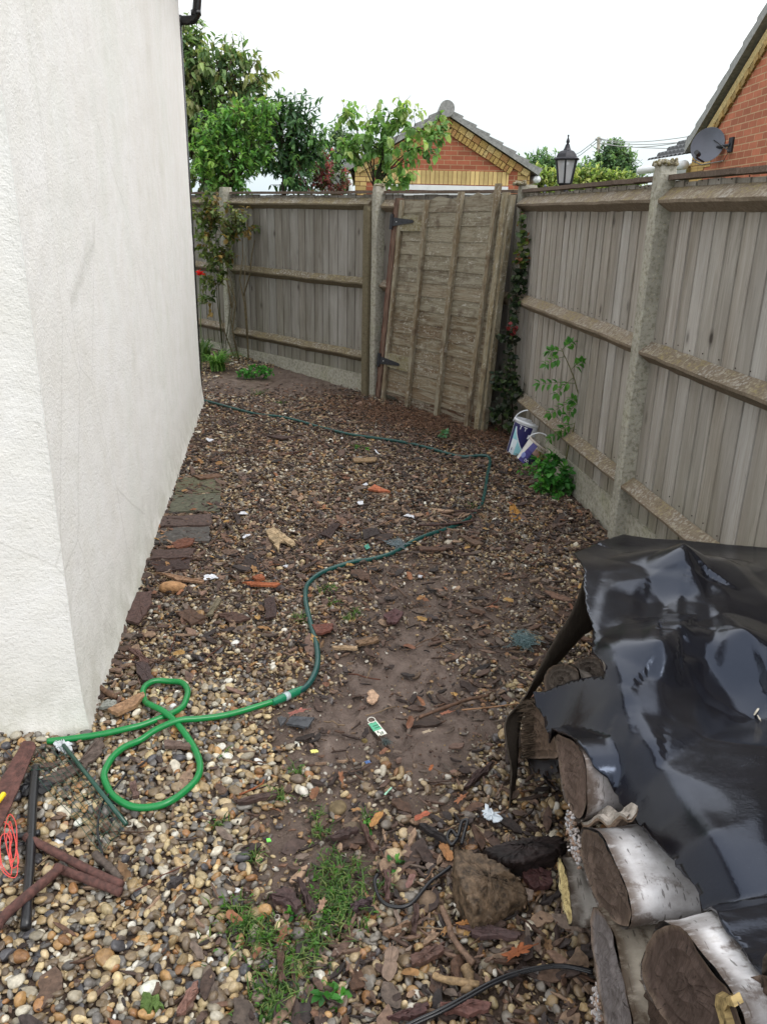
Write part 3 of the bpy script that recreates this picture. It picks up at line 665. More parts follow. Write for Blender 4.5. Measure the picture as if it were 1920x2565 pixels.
bay(fL, nL, oL, tL, 3.95, 5.36, 33, tone=.58, ridge=(1.70, 1.03, .34))
cpost(fL, nL, oL, tL, 7.75, .085, 1.87); cpost(fL, nL, oL, tL, 5.40, .065, 1.86); cpost(fL, nL, oL, tL, 10.15, .1, 1.86)
cpost(fL, nL, oL, tL, 5.475, .075, 1.70, -.075, .03, lin(128, 120, 98)*.8, MRL, name='timber_post')
cpost(fL, nL, oL, tL, 3.87, .1, 1.86, .06, .14)
# lichen cushions on the post tops
for root, pp in ((fR, [(1.25, 4.0, 1.868)]), (fR, [(.95, 6.42, 1.86)]), (fL, [(-.10, 7.54, 1.86)])):
    mb = MB(); r = np.random.default_rng(44)
    for p in pp:
        n = 420; P = np.array(p)+np.stack([np.clip(r.normal(0, .024, n), -.04, .04), np.clip(r.normal(0, .024, n), -.045, .045), np.abs(r.normal(0, .008, n))], 1)
        scatter(mb, lumpy(1, 4, .4, 5), P, r.uniform(.004, .009, (n, 3)), rots(n, 1, r), np.array([lin(176, 166, 140), lin(150, 140, 100), lin(196, 190, 170)])[r.integers(0, 3, n)]*.8)
    build('moss_cap', mb, MSTONE, root)

# ================================================================== OLD GATE leaning against the corner
BL, BR, TL, TR = np.array([-.022, 7.397, .0]), np.array([.785, 6.254, .0]), np.array([.105, 7.285, 1.765]), np.array([.882, 6.25, 1.80])
gn = np.cross(BR-BL, TL-BL); gn /= np.linalg.norm(gn)
if gn[1] > 0: gn = -gn
def Q(a, b, d=0): return (BL*(1-a)+BR*a)*(1-b)+(TL*(1-a)+TR*a)*b+gn*d
gate = thing('old_gate', 'tall weathered lap-board gate with black hinges leaning against the fence corner', 'gate', (BL+BR)/2)
mb = MB(); r = np.random.default_rng(55); nb = 16; edges = np.linspace(0.0, 1.0, nb+1)
for i in range(nb):
    lo, hi = edges[i]-.006, edges[i+1]+.006; N = 14
    c = lin(*[(138, 130, 112), (130, 122, 104), (144, 136, 118), (126, 117, 101), (134, 123, 105)][r.integers(0, 5)])*r.uniform(.88, 1.1)
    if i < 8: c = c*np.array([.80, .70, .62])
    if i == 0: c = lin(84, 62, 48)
    V = []; UV = []; we = r.normal(0, .0022, N+1).cumsum()*.4
    for j in range(N+1):
        a = j/N; l2, h2 = lo+we[j]*.8, hi+we[j]
        if i == nb-1: h2 = min(hi, 1+.012*r.uniform(-1.4, 1)) if 3 < j < N-1 else .985
        if i == 0: l2 = lo + (.02*r.uniform(0, 1) if j > 2 else .045-.02*j*0)
        V += [Q(a, l2, .0125), Q(a, h2, .005), Q(a, h2, -.003), Q(a, l2, .003)]
        UV += [(a*1.3+i*3.3, l2*1.8, i*.7)]+[(a*1.3+i*3.3, h2*1.8, i*.7)]*2+[(a*1.3+i*3.3, l2*1.8, i*.7)]
    Fr = np.array([(j*4+a, j*4+(a+1) % 4, (j+1)*4+(a+1) % 4, (j+1)*4+a) for j in range(N) for a in range(4)])
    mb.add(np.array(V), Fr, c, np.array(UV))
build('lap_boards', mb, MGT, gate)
def gbat(a0, a1, w_, d0, d1, b0=0., b1=1., col=lin(132, 118, 96), name='batten', mat=None):
    mb = MB(); N = 40; V = []; UV = []; wx = rng.normal(0, .0006, N+1).cumsum()*.6
    for j in range(N+1):
        b = b0+(b1-b0)*j/N; a = a0+(a1-a0)*b+wx[j]; h = w_/2/1.35*(1+rng.normal(0, .05)); dd = rng.normal(0, .0012)
        V += [Q(a-h, b, d0), Q(a-h, b, d1+dd), Q(a+h, b, d1+dd), Q(a+h, b, d0)]
        UV += [(b*1.8+a0*9, x, .3) for x in (0, .02, .06, .08)]
    Fr = np.array([(j*4+a, j*4+(a+1) % 4, (j+1)*4+(a+1) % 4, (j+1)*4+a) for j in range(N) for a in range(4)])
    mb.add(np.array(V), Fr, col, np.array(UV)); k = (N)*4
    mb.add(np.array(V[:4]), [(0, 1, 2, 3)], col, np.array(UV[:4])); mb.add(np.array(V[-4:]), [(3, 2, 1, 0)], col, np.array(UV[-4:]))
    return build(name, mb, mat or MGT, gate)
# columns: fractions across the gate at its foot (first) and at its head (second)
gbat(.018, .018, .042, .012, .040, -.012, .99)
gbat(.290, .275, .040, .012, .044, -.01, .985)
gbat(.590, .595, .046, .012, .046, -.012, 1.012)
gbat(.875, .905, .042, .012, .044, -.01, 1.035)
gbat(.968, .972, .050, .010, .046, -.02, 1.0, lin(140, 128, 102)); gbat(1.004, 1.004, .028, -.02, .030, -.01, .99, lin(128, 116, 92))
for b in (.885, .222):
    mb = MB(); V = [Q(.03, b-.035, .012), Q(.03, b-.035, .036), Q(.27, b-.035, .036), Q(.27, b-.035, .012)]; V += [Q(.03, b+.035, .012), Q(.03, b+.035, .036), Q(.27, b+.035, .036), Q(.27, b+.035, .012)]
    mb.add(V, [(0, 1, 2, 3), (7, 6, 5, 4), (1, 5, 6, 2), (0, 4, 5, 1), (2, 6, 7, 3), (3, 7, 4, 0)], lin(130, 122, 92), np.array(V)*[1, 1, 1]); build('hinge_block', mb, MGT, gate)
gbat(-.040, -.030, .058, -.012, .034, .0, 1.0, lin(132, 106, 92), 'hanging_stile', MWOODRED)
gbat(-.074, -.066, .022, -.02, .020, -.0, .98, lin(112, 62, 54), 'split_stile', MWOODRED)
for b in (.892, .213):
    mb = MB(); f = .0415
    mb.prism([Q(-.075, b-.035, f), Q(-.045, b-.035, f), Q(-.045, b+.035, f), Q(-.075, b+.035, f)], gn*.004)
    mb.prism([Q(-.042, b-.020, f), Q(.165, b-.006, f), Q(.178, b, f), Q(.165, b+.008, f), Q(-.042, b+.020, f)], gn*.004)
    mb.tube([Q(-.0435, b-.035, f+.003), Q(-.0435, b+.035, f+.003)], .006, 8)
    hg = build('hinge', mb, MIRON, gate)
    for a, q in ((0, .0), (.06, .0), (.11, 0), (.15, 0), (-.06, .02), (-.06, -.02)):
        mb = MB(); p = Q(a, b+q, f+.004); mb.tube([p, p+gn*.003], .0045, 8); build('bolt', mb, MUPVC if a == 0 else MIRON, hg)

# ================================================================== foliage helpers
def leaves(mb, C, Dr, S, wr, col, r, droop=.3, fold=.25):
    n = len(C); Dr = Dr/np.linalg.norm(Dr, axis=1)[:, None]
    sd_ = np.cross(Dr, r.normal(0, .35, (n, 3))+[0, 0, 1]); sd_ /= np.linalg.norm(sd_, axis=1)[:, None]+1e-9
    up_ = np.cross(sd_, Dr); S = S[:, None]
    b = C; c1 = C+Dr*S*.35+up_*S*.05; c2 = C+Dr*S*.7-up_*S*droop*.25; t = C+Dr*S-up_*S*droop*.6
    w1, w2 = wr*.5, wr*.42
    l1 = c1-sd_*S*w1+up_*S*fold*w1; r1 = c1+sd_*S*w1+up_*S*fold*w1; l2 = c2-sd_*S*w2+up_*S*fold*w2; r2 = c2+sd_*S*w2+up_*S*fold*w2
    V = np.stack([b, c1, c2, t, l1, r1, l2, r2], 1).reshape(-1, 3)
    Fq = np.array([(0, 5, 1), (0, 1, 4), (1, 5, 7), (1, 7, 2), (1, 2, 6), (1, 6, 4), (2, 7, 3), (2, 3, 6)])
    Fa = (Fq[None]+(np.arange(n)*8)[:, None, None]).reshape(-1, 3)
    mb.add(V, Fa, np.repeat(col, 8, axis=0))
LK = 1.45
def crown(mb, sb, blobs, ntw, lpt, ls, wr, cols, r, tw=.25, droop=.5, updir=.3, hang=.3, root=None):
    for (c, rad_, wgt) in blobs:
        c = np.array(c); rad_ = np.array(rad_); k = max(int(ntw*wgt), 2)
        d = r.normal(0, 1, (k, 3)); d /= np.linalg.norm(d, axis=1)[:, None]; q = r.uniform(.25, 1., k)[:, None]**.45
        P = c+d*q*rad_
        for i in range(k):
            dirn = d[i]*.8+[0, 0, updir]+r.normal(0, .3, 3); dirn /= np.linalg.norm(dirn); l = tw*r.uniform(.5, 1.2)
            st = P[i]-dirn*l*.4; sb.tube([st, st+dirn*l*.5+r.normal(0, .01, 3), st+dirn*l], [.004*tw/.25, .003*tw/.25, .0015*tw/.25], 4, lin(92, 84, 60)*.7, caps=False)
            m_ = max(int(lpt*r.uniform(.6, 1.3)), 2); tt = r.uniform(.1, 1, m_)[:, None]
            base = st+dirn*l*tt; ld = dirn*.5+r.normal(0, .6, (m_, 3))-[0, 0, hang]
            cc = np.array(cols[r.integers(0, len(cols))])*r.uniform(.8, 1.3)*LK
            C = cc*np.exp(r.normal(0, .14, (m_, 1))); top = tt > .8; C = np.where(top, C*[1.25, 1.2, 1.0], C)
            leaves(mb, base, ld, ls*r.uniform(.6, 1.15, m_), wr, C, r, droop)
def limbs(sb, base, blobs, r, r0, col, n=2, fork=.35):
    base = np.array(base)
    for (c, rad_, wgt) in blobs:
        c = np.array(c)
        for j in range(n):
            e_ = c+r.normal(0, .35, 3)*np.array(rad_); P = [base+(e_-base)*t+np.array([0, 0, 1.])*np.linalg.norm(e_-base)*.10*sin(pi*t)+r.normal(0, .02, 3)*np.linalg.norm(e_-base)*(0 < t < 1) for t in np.linspace(0, 1, 7)]
            sb.tube(P, np.linspace(r0*(.8 if j else 1), r0*.15, 7), 7, col, rough=.06)
def shoots(mb, sb, pts, y, r, ls, wr, cols, yh=0.):
    for (u, v, u2, v2) in pts:
        a, b = D(u, v, y), D(u2, v2, y); sb.tube([a, (a+b)/2+r.normal(0, .015, 3), b], [.008, .005, .002], 5, lin(96, 86, 66)*.7, caps=False)
        n = int(np.linalg.norm(b-a)/ls*3.2)+3; t = np.linspace(.1, 1, n)[:, None]; dd = (b-a)/np.linalg.norm(b-a)
        leaves(mb, a+(b-a)*t, dd*.7+r.normal(0, .6, (n, 3)), ls*r.uniform(.6, 1, n), wr, np.array(cols)[r.integers(0, len(cols), n)]*LK, r, .6)
def tree(name, label, cat, base, fork, blobs, ntw, lpt, ls, wr, cols, seed, r0=.06, tw=.25, droop=.5, updir=.3, hang=.3, barkc=lin(86, 74, 62), group=None, nl=2, shoot=None):
    r = np.random.default_rng(seed); t = thing(name, label, cat, base, group); mb = MB(); sb = MB()
    if fork is not None:
        b = np.array(base); f = np.array(fork); sb.tube([b+(f-b)*q+r.normal(0, .01, 3)*(0 < q < 1) for q in np.linspace(0, 1, 8)], np.linspace(r0*1.5, r0, 8), 9, barkc, rough=.05)
        limbs(sb, f, blobs, r, r0*.6, barkc, nl)
    crown(mb, sb, blobs, ntw, lpt, ls, wr, cols, r, tw, droop, updir, hang)
    if shoot: shoots(mb, sb, shoot[0], shoot[1], r, ls, wr, cols)
    build('trunk', sb, MTREE, t, smooth=True); build('crown', mb, MLEAF, t, smooth=False)
    return t
def bl(pts, y, rz=None):
    """(u,v,ru,rv,weight) in the view at distance y -> real blobs"""
    out = []
    for q in pts:
        u, v, ru, rv, wg = q[:5]; yy = y+(q[5] if len(q) > 5 else 0); k = yy/FOC*1.02
        out.append((D(u, v, yy), (ru*k, min(ru, rv)*k*.9, rv*k), wg))
    return out
gA = [lin(98, 122, 78), lin(84, 110, 70), lin(116, 134, 88), lin(130, 134, 92), lin(74, 98, 66)]
gB = [lin(108, 146, 76), lin(94, 136, 72), lin(78, 118, 64), lin(126, 158, 86)]
gC = [lin(66, 96, 66), lin(78, 110, 72), lin(56, 84, 60), lin(98, 134, 80)]
gr = 'trees and shrubs beyond the back fence'
b1 = bl([(480, 170, 40, 80, 1), (470, 260, 40, 80, 1.3), (560, 190, 55, 60, 1.3), (610, 185, 35, 40, .6), (530, 290, 80, 70, 1.8), (620, 285, 50, 45, .9), (500, 400, 60, 80, 1.5), (600, 360, 60, 60, 1), (430, 120, 40, 80, .8), (400, 300, 60, 150, 1)], 11.3)
tree('cherry_tree', 'tallest tree with drooping leaves rising beside the white house wall', 'tree', D(520, 470, 11.4)*[1, 1, 0], D(520, 430, 11.4), b1, 40, 13, .12, .42, gA, 301, .08, .4, .6, .4, .7, group=gr, shoot=([(470, 150, 472, 40), (490, 170, 500, 80), (520, 180, 538, 95), (560, 190, 575, 125), (590, 200, 600, 150), (620, 190, 640, 132), (640, 215, 655, 172), (640, 290, 668, 262), (640, 230, 652, 215)], 11.2))
sh = bl([(478, 95, 8, 26, .12), (500, 110, 6, 20, .1), (541, 120, 6, 25, .12), (575, 165, 6, 20, .1), (632, 160, 8, 25, .12), (470, 60, 10, 20, .1)], 11.2)
r = np.random.default_rng(9)
b2 = bl([(560, 500, 70, 40, .8), (560, 360, 48, 50, 1.3), (610, 330, 40, 38, .8), (530, 410, 40, 40, .9), (580, 430, 60, 45, 1.2), (640, 380, 30, 40, .6), (575, 315, 25, 25, .3), (660, 300, 22, 22, .3)], 10.0)
tree('green_shrub', 'bright lime green bushy shrub in front of the tall tree above the fence', 'shrub', D(580, 470, 10.0)*[1, 1, 0], D(580, 470, 10.0), b2, 46, 13, .085, .42, gB, 302, .03, .28, .4, .7, .1, group=gr, shoot=([(560, 320, 548, 285), (600, 310, 612, 268), (520, 380, 506, 345), (660, 330, 672, 262), (640, 320, 640, 280)], 10.0))
b3 = bl([(715, 310, 42, 45, 1.), (760, 350, 35, 38, .8), (700, 380, 45, 55, 1.3), (740, 430, 45, 40, 1), (690, 280, 22, 22, .3), (752, 285, 20, 22, .25), (782, 370, 16, 26, .3)], 10.4)
tree('laurel_shrub', 'dark green shrub with upright shoots between the lime shrub and the garage', 'shrub', D(710, 470, 10.4)*[1, 1, 0], D(710, 455, 10.4), b3, 46, 12, .105, .34, gC, 303, .03, .32, .5, .8, .5, group=gr, shoot=([(690, 290, 697, 243), (720, 290, 726, 262), (750, 290, 758, 248), (775, 330, 790, 300), (790, 370, 805, 338)], 10.4))
b4 = bl([(775, 440, 36, 32, 1.2), (800, 410, 24, 26, .5), (840, 450, 26, 25, .6)], 12)
tree('berry_shrub', 'purplish red leaved shrub low behind the fence left of the garage', 'shrub', D(780, 480, 12)*[1, 1, 0], D(780, 480, 12), b4, 70, 12, .06, .5, [lin(110, 62, 66), lin(92, 84, 62), lin(84, 110, 66), lin(130, 70, 76)], 304, .02, .2, .3, .5, .1, group=gr)
b5 = bl([(838, 380, 30, 45, 1), (855, 345, 18, 30, .5), (825, 430, 40, 45, 1.2), (860, 410, 26, 60, .8)], 19)
tree('grey_green_tree', 'small distant grey green tree behind the red shrub', 'tree', D(845, 480, 19)*[1, 1, 0], D(845, 440, 19), b5, 90, 14, .075, .5, [lin(106, 128, 96), lin(86, 112, 80), lin(72, 100, 66)], 305, .05, .35, .3, .4, .1, group=gr)
b6 = bl([(875, 290, 14, 18, .35), (862, 275, 8, 8, .15), (925, 345, 45, 30, .9), (950, 300, 26, 22, .5), (985, 285, 28, 22, .5), (1005, 268, 12, 12, .2), (960, 360, 40, 35, .8), (880, 370, 32, 26, .6), (1040, 310, 30, 24, .5), (1065, 360, 28, 28, .5), (1085, 330, 20, 26, .35), (1020, 380, 25, 28, .4), (985, 440, 42, 24, .7), (960, 420, 20, 16, .2)], 9.6)
mt = tree('magnolia_tree', 'small open limbed tree with large pale leaves in front of the brick garage', 'tree', D(938, 480, 9.7)*[1, 1, 0], D(938, 470, 9.6), b6, 24, 7, .10, .58, [lin(118, 150, 88), lin(102, 138, 78), lin(138, 156, 98), lin(94, 128, 74)], 306, .014, .2, .6, .5, .6, lin(66, 56, 48), group=gr, nl=1)
far = 'distant trees beyond the right hand fence'
gD = [lin(96, 122, 96), lin(80, 108, 84), lin(112, 138, 100)]
tree('distant_tree', 'dark bushy far tree behind the black lantern', 'tree', D(1370, 500, 38)*[1, 1, 0], D(1370, 450, 38), bl([(1345, 425, 28, 22, 1), (1380, 430, 30, 26, 1), (1360, 450, 45, 20, 1), (1320, 450, 25, 18, .6)], 38), 160, 9, .2, .6, gD, 307, .2, .8, .3, .4, .1, group=far)
tree('distant_tree', 'far tree with sparse side branches right of the utility pole', 'tree', D(1532, 500, 40)*[1, 1, 0], D(1532, 450, 40), bl([(1530, 400, 22, 26, 1), (1545, 425, 35, 22, 1), (1510, 430, 28, 26, 1), (1570, 448, 34, 12, .7), (1560, 400, 12, 14, .3), (1528, 378, 10, 10, .2)], 40), 150, 9, .19, .6, gD, 308, .2, .9, .3, .4, .1, group=far)
tree('distant_tree', 'small far tree between the lantern and the utility pole', 'tree', D(1462, 500, 36)*[1, 1, 0], D(1462, 460, 36), bl([(1455, 440, 14, 16, .6), (1475, 445, 18, 16, .7)], 36), 120, 8, .18, .6, gD, 309, .15, .7, .3, .4, .1, group=far)
tree('hedge', 'yellow green hedge top showing under the black lantern', 'hedge', D(1430, 500, 20)*[1, 1, 0], None, bl([(1350, 462, 40, 15, 1), (1410, 460, 40, 16, 1), (1470, 455, 50, 15, 1), (1540, 458, 50, 9, .8), (1345, 445, 16, 12, .3), (1370, 520, 60, 45, 1.3), (1470, 520, 60, 45, 1.3), (1570, 520, 60, 45, 1.2), (1290, 520, 60, 40, 1)], 20), 170, 10, .11, .5, [lin(136, 150, 88), lin(118, 138, 78), lin(104, 126, 74), lin(156, 162, 104)], 310, .05, .4, .3, .5, .1)

# ================================================================== BRICK GARAGE behind the back fence
gy0 = 15.2
gp = lambda u, v, dy=0.: D(u, v, gy0)+np.array([0, dy, 0])
xl, xr = gp(889, 430)[0], gp(1327, 430)[0]; ze = gp(1110, 425)[2]; za = gp(1117, 290)[2]; xm = gp(1117, 290)[0]
gar = thing('brick_garage', 'red brick garage gable with buff brick trim and grey tiled roof', 'garage', (xm, gy0, 0))
sl = (za-ze)/((xr-xl)/2)
def xz(u, v): p = gp(u, v); return p[0], p[2]
mb = MB(); mb.prism([(xl, gy0, 0), (xr, gy0, 0), (xr, gy0, ze), (xm, gy0, za), (xl, gy0, ze)], (0, 6, 0)); build('wall', mb, MBR, gar)
for a0, a1, mt_ in ((xl, gp(935, 430)[0], 1), (gp(1296, 430)[0], xr, 1)):
    mb = MB(); z_t = ze+.0; k = 0; z = z_t-.0
    while z > .3:
        ww = (a1-a0) if k % 2 == 0 else (a1-a0)*.62; x0 = a0 if a0 == xl else a1-ww
        mb.box((x0+ww/2, gy0-.001, z-.113), (ww, .02, .222)); z -= .225; k += 1
    build('quoin', mb, MBUF, gar)
sx0, _ = xz(955, 440); sx1, _ = xz(1273, 440); _, sz1 = xz(1110, 427); _, sz0 = xz(1110, 461)
mb = MB(); mb.box(((sx0+sx1)/2, gy0-.002, (sz0+sz1)/2), (sx1-sx0, .02, sz1-sz0)); build('soldier_course', mb, MSOL, gar)
mb = MB(); mb.box(((sx0+sx1)/2, gy0-.02, sz0-.06), (sx1-sx0, .06, .085)); mb.box(((sx0+sx1)/2, gy0-.0, sz0-1.2), (sx1-sx0, .03, 2.15)); build('garage_door', mb, MUPVC, gar)
for sgn in (-1, 1):
    mb = MB(); xe = xr if sgn > 0 else xl; n_ = 17; d = np.array([xe-xm, 0, ze-za]); ln = np.linalg.norm(d); d /= ln; q = np.array([-d[2], 0, d[0]])*(1 if sgn > 0 else -1)
    for row, (off, cnt, ht) in enumerate(((-.052, 12, .1), (-.165, 24, .105))):
        for i in range(cnt):
            s0 = ln*(i+.5)/cnt; c = np.array([xm, gy0-.008-.012*(1-row) if not (row == 1 and i % 2) else gy0-.03, za])+d*s0+q*off
            if c[2] < ze-.02: continue
            mb.box(c, (ln/cnt-.012, .05, ht), np.array([d, (0, 1, 0), np.cross(d, (0, 1, 0))]), lin(*random.choice([(222, 190, 122), (206, 172, 104), (196, 150, 96), (230, 202, 140)]))*.85)
    build('verge_bricks', mb, MSTONE, gar)
    mb = MB(); th = .07; e2 = np.array([xm, gy0-.10, za+.02])
    A = e2; B = e2+d*(ln+.16); mb.prism([A, B, B+q*th, A+q*th], (0, 6.3, 0))
    for i in range(7):
        s0 = (ln+.16)*i/7; s1_ = (ln+.16)*(i+1)/7; a = e2+d*s0+q*(th+.002); b = e2+d*s1_+q*(th+.002)
        mb.prism([a, b, b+q*.05, a+q*.012], (0, 6.3, 0))
    build('roof', mb, MTILE, gar)
mb = MB(); mb.tube([(xm, gy0-.16, za+.10), (xm, gy0+6, za+.10)], .13, 18); build('ridge_tile', mb, MTILE, gar, smooth=False)
mb = MB(); mb.prism([(xm-.07, gy0-.05, za-.02), (xm+.07, gy0-.05, za-.02), (xm+.045, gy0-.05, za-.27), (xm-.045, gy0-.05, za-.27)], (0, .05, 0), lin(214, 184, 118)*.85); build('apex_brick', mb, MSTONE, gar)
for sgn, xe in ((1, xr+.13), (-1, xl-.13)):
    mb = MB(); mb.tube([(xe, gy0-.05, ze-.12), (xe, gy0+6, ze-.12)], .06, 12); build('gutter', mb, MUPVC, gar, smooth=True)
mb = MB(); mb.tube([(xl-.10, gy0-.07, ze-.14), (xl-.07, gy0-.07, ze-.22), (xl-.07, gy0-.07, 0)], .035, 10); build('downpipe', mb, MUPVC, gar, smooth=True)
mb = MB(); a = gp(884, 432, .3); b = gp(824, 486, .3)
for k in range(7):
    p = a+(b-a)*k/7; q_ = a+(b-a)*(k+1)/7; mb.prism([p, q_, q_+np.array([-.16, 0, .14]), p+np.array([-.10, 0, .14])], (0, 3, 0))
build('side_roof', mb, MTILE, gar)

# ================================================================== BRICK HOUSE at the right edge
hn_ = np.array([1., -.02, 0]); cx, cy = D(1736, 400, 11.7)[0], 11.7; ho = cx*1-.02*cy
hp = lambda u, v, d=0.: PL(u, v, hn_, ho)+hn_*d
wd_ = np.array([-.02, -1., 0])*-1.0   # away direction is +y
p0 = hp(1762, 332); p1 = hp(1920, 70); slope = (p1[2]-p0[2])/(p0[1]-p1[1])
eav = p0[2]-slope*(cy-p0[1])*1.0; near_y = cy-8.4
def hw(y, z, d=0.): x = (ho+.02*y); return np.array([x+d, y, z])
zr = eav+slope*4.2
bh = thing('brick_house', 'tall red brick gable with buff verge bricks at the right edge', 'house', hw(cy-4.2, 0))
mb = MB(); mb.prism([hw(cy, 0), hw(near_y, 0), hw(near_y, eav), hw(cy-4.2, zr), hw(cy, eav)][::-1], (6, 0, 0)); build('wall', mb, MBRY, bh)
for s0, s1_ in ((0, -4.2), (-8.4, -4.2)):
    mb = MB(); a = hw(cy+s0, eav+.03, -.085); b = hw(cy+s1_, zr+.03, -.085); dd = (a-b)/np.linalg.norm(a-b); a = a+dd*.2
    mb.prism([a, b, b+ez*.10, a+ez*.10], (6.3, 0, 0))
    for i in range(14):
        p = a+(b-a)*i/14; q = a+(b-a)*(i+1)/14; mb.prism([p+ez*.101, q+ez*.101, q+ez*.115, p+ez*.15], (6.3, 0, 0))
    build('roof', mb, MTILE, bh)
    mb = MB(); n_ = 40
    for i in range(n_):
        p = hw(cy+s0, eav, -.012)+(hw(cy+s1_, zr, -.012)-hw(cy+s0, eav, -.012))*(i+.5)/n_
        up2 = np.cross([1, 0, 0], dd); up2 *= np.sign(up2[2])
        mb.box(p-up2*.10, (.03, .118, .10), np.array([[1, 0, 0], dd, up2]), lin(226, 200, 140)*.8); 
        mb.box(p-up2*.20, (.03+.03*(i % 2), .10, .08), np.array([[1, 0, 0], dd, up2]), lin(206, 170, 105)*(.8 if i % 2 else .6))
    build('verge_bricks', mb, MSTONE, bh)
mb = MB(); z = eav-.05; k = 0
while z > .2:
    ww = .68 if k % 2 == 0 else .45; mb.box(hw(cy-ww/2, z-.112, -.004), (.02, ww, .223)); z -= .225; k += 1
build('quoin', mb, MBUFY, bh)
# side wing whose tiled slope faces the yard
na = D(1716, 396, 11.85); fa = D(1619, 410, 13.9); fb = D(1768, 325, 13.9); nb2 = na+(fb-fa)
wing = MB(); NU, NV = 60, 6; V = []; 
for j in range(NV*2):
    tv = (j//2+(j % 2)*.98)/NV*1.0; lift = .05 if j % 2 == 0 else .0
    for i in range(NU+1):
        a = na+(fa-na)*i/NU; b = nb2+(fb-nb2)*i/NU; p = a+(b-a)*tv; p = p+ez*(lift+.03*abs(sin(i*pi*10/NU))); V.append(p)
Fq = np.array([(j*(NU+1)+i, j*(NU+1)+i+1, (j+1)*(NU+1)+i+1, (j+1)*(NU+1)+i) for j in range(NV*2-1) for i in range(NU)])
wing.add(np.array(V), Fq); MTD = m_plain('dark_roof_tile', lin(74, 76, 78), .75, 0, .35, 20, .003); build('side_roof', wing, MTD, bh)
mb = MB(); g1 = na+np.array([-.05, -.15, -.09]); g2 = fa+np.array([-.05, .15, -.09]); mb.tube([g1, g2], .06, 14); build('gutter', mb, MUPVC, bh, smooth=True)
mb = MB(); q1 = na+np.array([.12, 0, 0]); q2 = fa+np.array([.12, 0, 0]); mb.prism([q1*[1, 1, 0], q2*[1, 1, 0], q2-ez*.05, q1-ez*.05], (4, 0, 0)); build('side_wall', mb, MUPVC, bh)
mb = MB(); mb.prism([na+np.array([.05, -.02, -.1]), nb2+np.array([0, -.02, -.04]), nb2*[1, 1, 0]+[0, -.02, 1], na*[1, 1, 0]+[.05, -.02, 1]], (0, .08, 0)); build('side_gable', mb, MBUF, bh)
# satellite dish
dc = CAM+(hp(1771, 362)-CAM)*.955; dish = thing('satellite_dish', 'dark grey satellite dish on a bracket fixed to the brick gable', 'satellite dish', dc-[0, 0, .3])
dn = np.array([-.62, -.72, .22]); dn /= np.linalg.norm(dn); de1 = np.cross([0, 0, 1], dn); de1 /= np.linalg.norm(de1); de2 = np.cross(dn, de1); Mx = np.array([de1, de2, dn])
DR = .2; prof = [(rr_, .04*(rr_/DR)**2-.04) for rr_ in np.linspace(.001, DR, 12)]+[(DR+.004, .002), (DR+.001, -.006)]+[(rr_, .04*(rr_/DR)**2-.05) for rr_ in np.linspace(DR-.003, .001, 10)]
mb = MB(); mb.lathe(prof, 40, Mx, dc); build('reflector', mb, MDISH, dish, smooth=True)
mb = MB(); a = dc+de2*-.2; b = dc+dn*.17-de2*.20-de1*.03; mb.tube([a, b], .012, 8); mb.tube([b, b+de2*.045+dn*.0], .02, 10); build('feed_arm', mb, MBLK, dish)
mb = MB(); e_ = b+de2*.05; mb.tube([e_+dn*.04, e_-dn*.05], .028, 14); build('receiver', mb, MBLK, dish)
mb = MB(); wp = hp(1832, 362, 0.); mb.tube([dc-dn*.06, dc-dn*.14, wp+[-.02, 0, 0]], .018, 8); mb.box(wp+[-.012, 0, 0], (.02, .12, .16)); build('bracket', mb, MIRON, dish)
mb = MB(); P = [dc-dn*.1+ez*.1, hp(1836, 378, -.05), hp(1815, 402, -.02), hp(1760, 412, -.02), hp(1738, 402, -.03)]; mb.tube(P, .006, 6); build('cable', mb, MBLK, dish)

# ================================================================== LANTERN, POLE, WIRES
ly = 6.7; k = ly/FOC*1.0; lc = lambda u, v: D(u, v, ly)
lb = lc(1413, 468); la_ = lc(1423, 337)-lb; H_ = np.linalg.norm(la_); la_ /= H_; e1 = np.cross(la_, [0, 1, 0]); e1 /= np.linalg.norm(e1); e2_ = np.cross(la_, e1); ML = np.array([e1, e2_, la_])
lan = thing('street_lamp', 'black six sided lantern with frosted panes standing behind the right fence', 'lamp', lb*[1, 1, 0])
S_ = H_/131.
mb = MB(); mb.lathe([(r_*S_, z*S_) for r_, z in ((.1, 0), (14, 1), (17, 4), (20, 8), (20.5, 10), (0.1, 10))], 6, ML, lb, ph=.25); build('base', mb, MIRON, lan)
mb = MB(); mb.lathe([(r_*S_, z*S_) for r_, z in ((18, 10), (29.5, 68))], 6, ML, lb, ph=.25); build('pane', mb, MGLASS, lan)
for j in range(6):
    a = j*pi/3+.25; mb = MB(); f = lambda r_, z: lb+np.array([r_*S_*cos(a), r_*S_*sin(a), z*S_])@ML; mb.beam(f(19.5, 9), f(30.5, 70), .014, .012, up=e1); build('glazing_bar', mb, MIRON, lan)
mb = MB(); mb.lathe([(r_*S_, z*S_) for r_, z in ((.1, 69), (30, 67), (38, 69), (38, 72), (31, 75), (27, 84), (21, 90), (12, 93), (8.5, 99), (6, 106), (6.5, 107), (.1, 107))], 6, ML, lb, ph=.25); build('hood', mb, MIRON, lan)
mb = MB(); mb.lathe([(r_*S_, z*S_) for r_, z in ((4, 107), (3, 110), (5, 113), (4, 118), (1.5, 124), (1.4, 126), (2.6, 128.5), (1.6, 131), (.1, 131.4))], 12, ML, lb); build('finial', mb, MIRON, lan, smooth=True)
mb = MB(); mb.tube([lb*[1, 1, 0], lb], [.05, .032], 12); build('pole', mb, MIRON, lan, smooth=True)
mb = MB(); mb.tube([lb+la_*.03, lb+la_*.16], .02, 10); build('bulb', mb, MUPVC, lan, smooth=True)
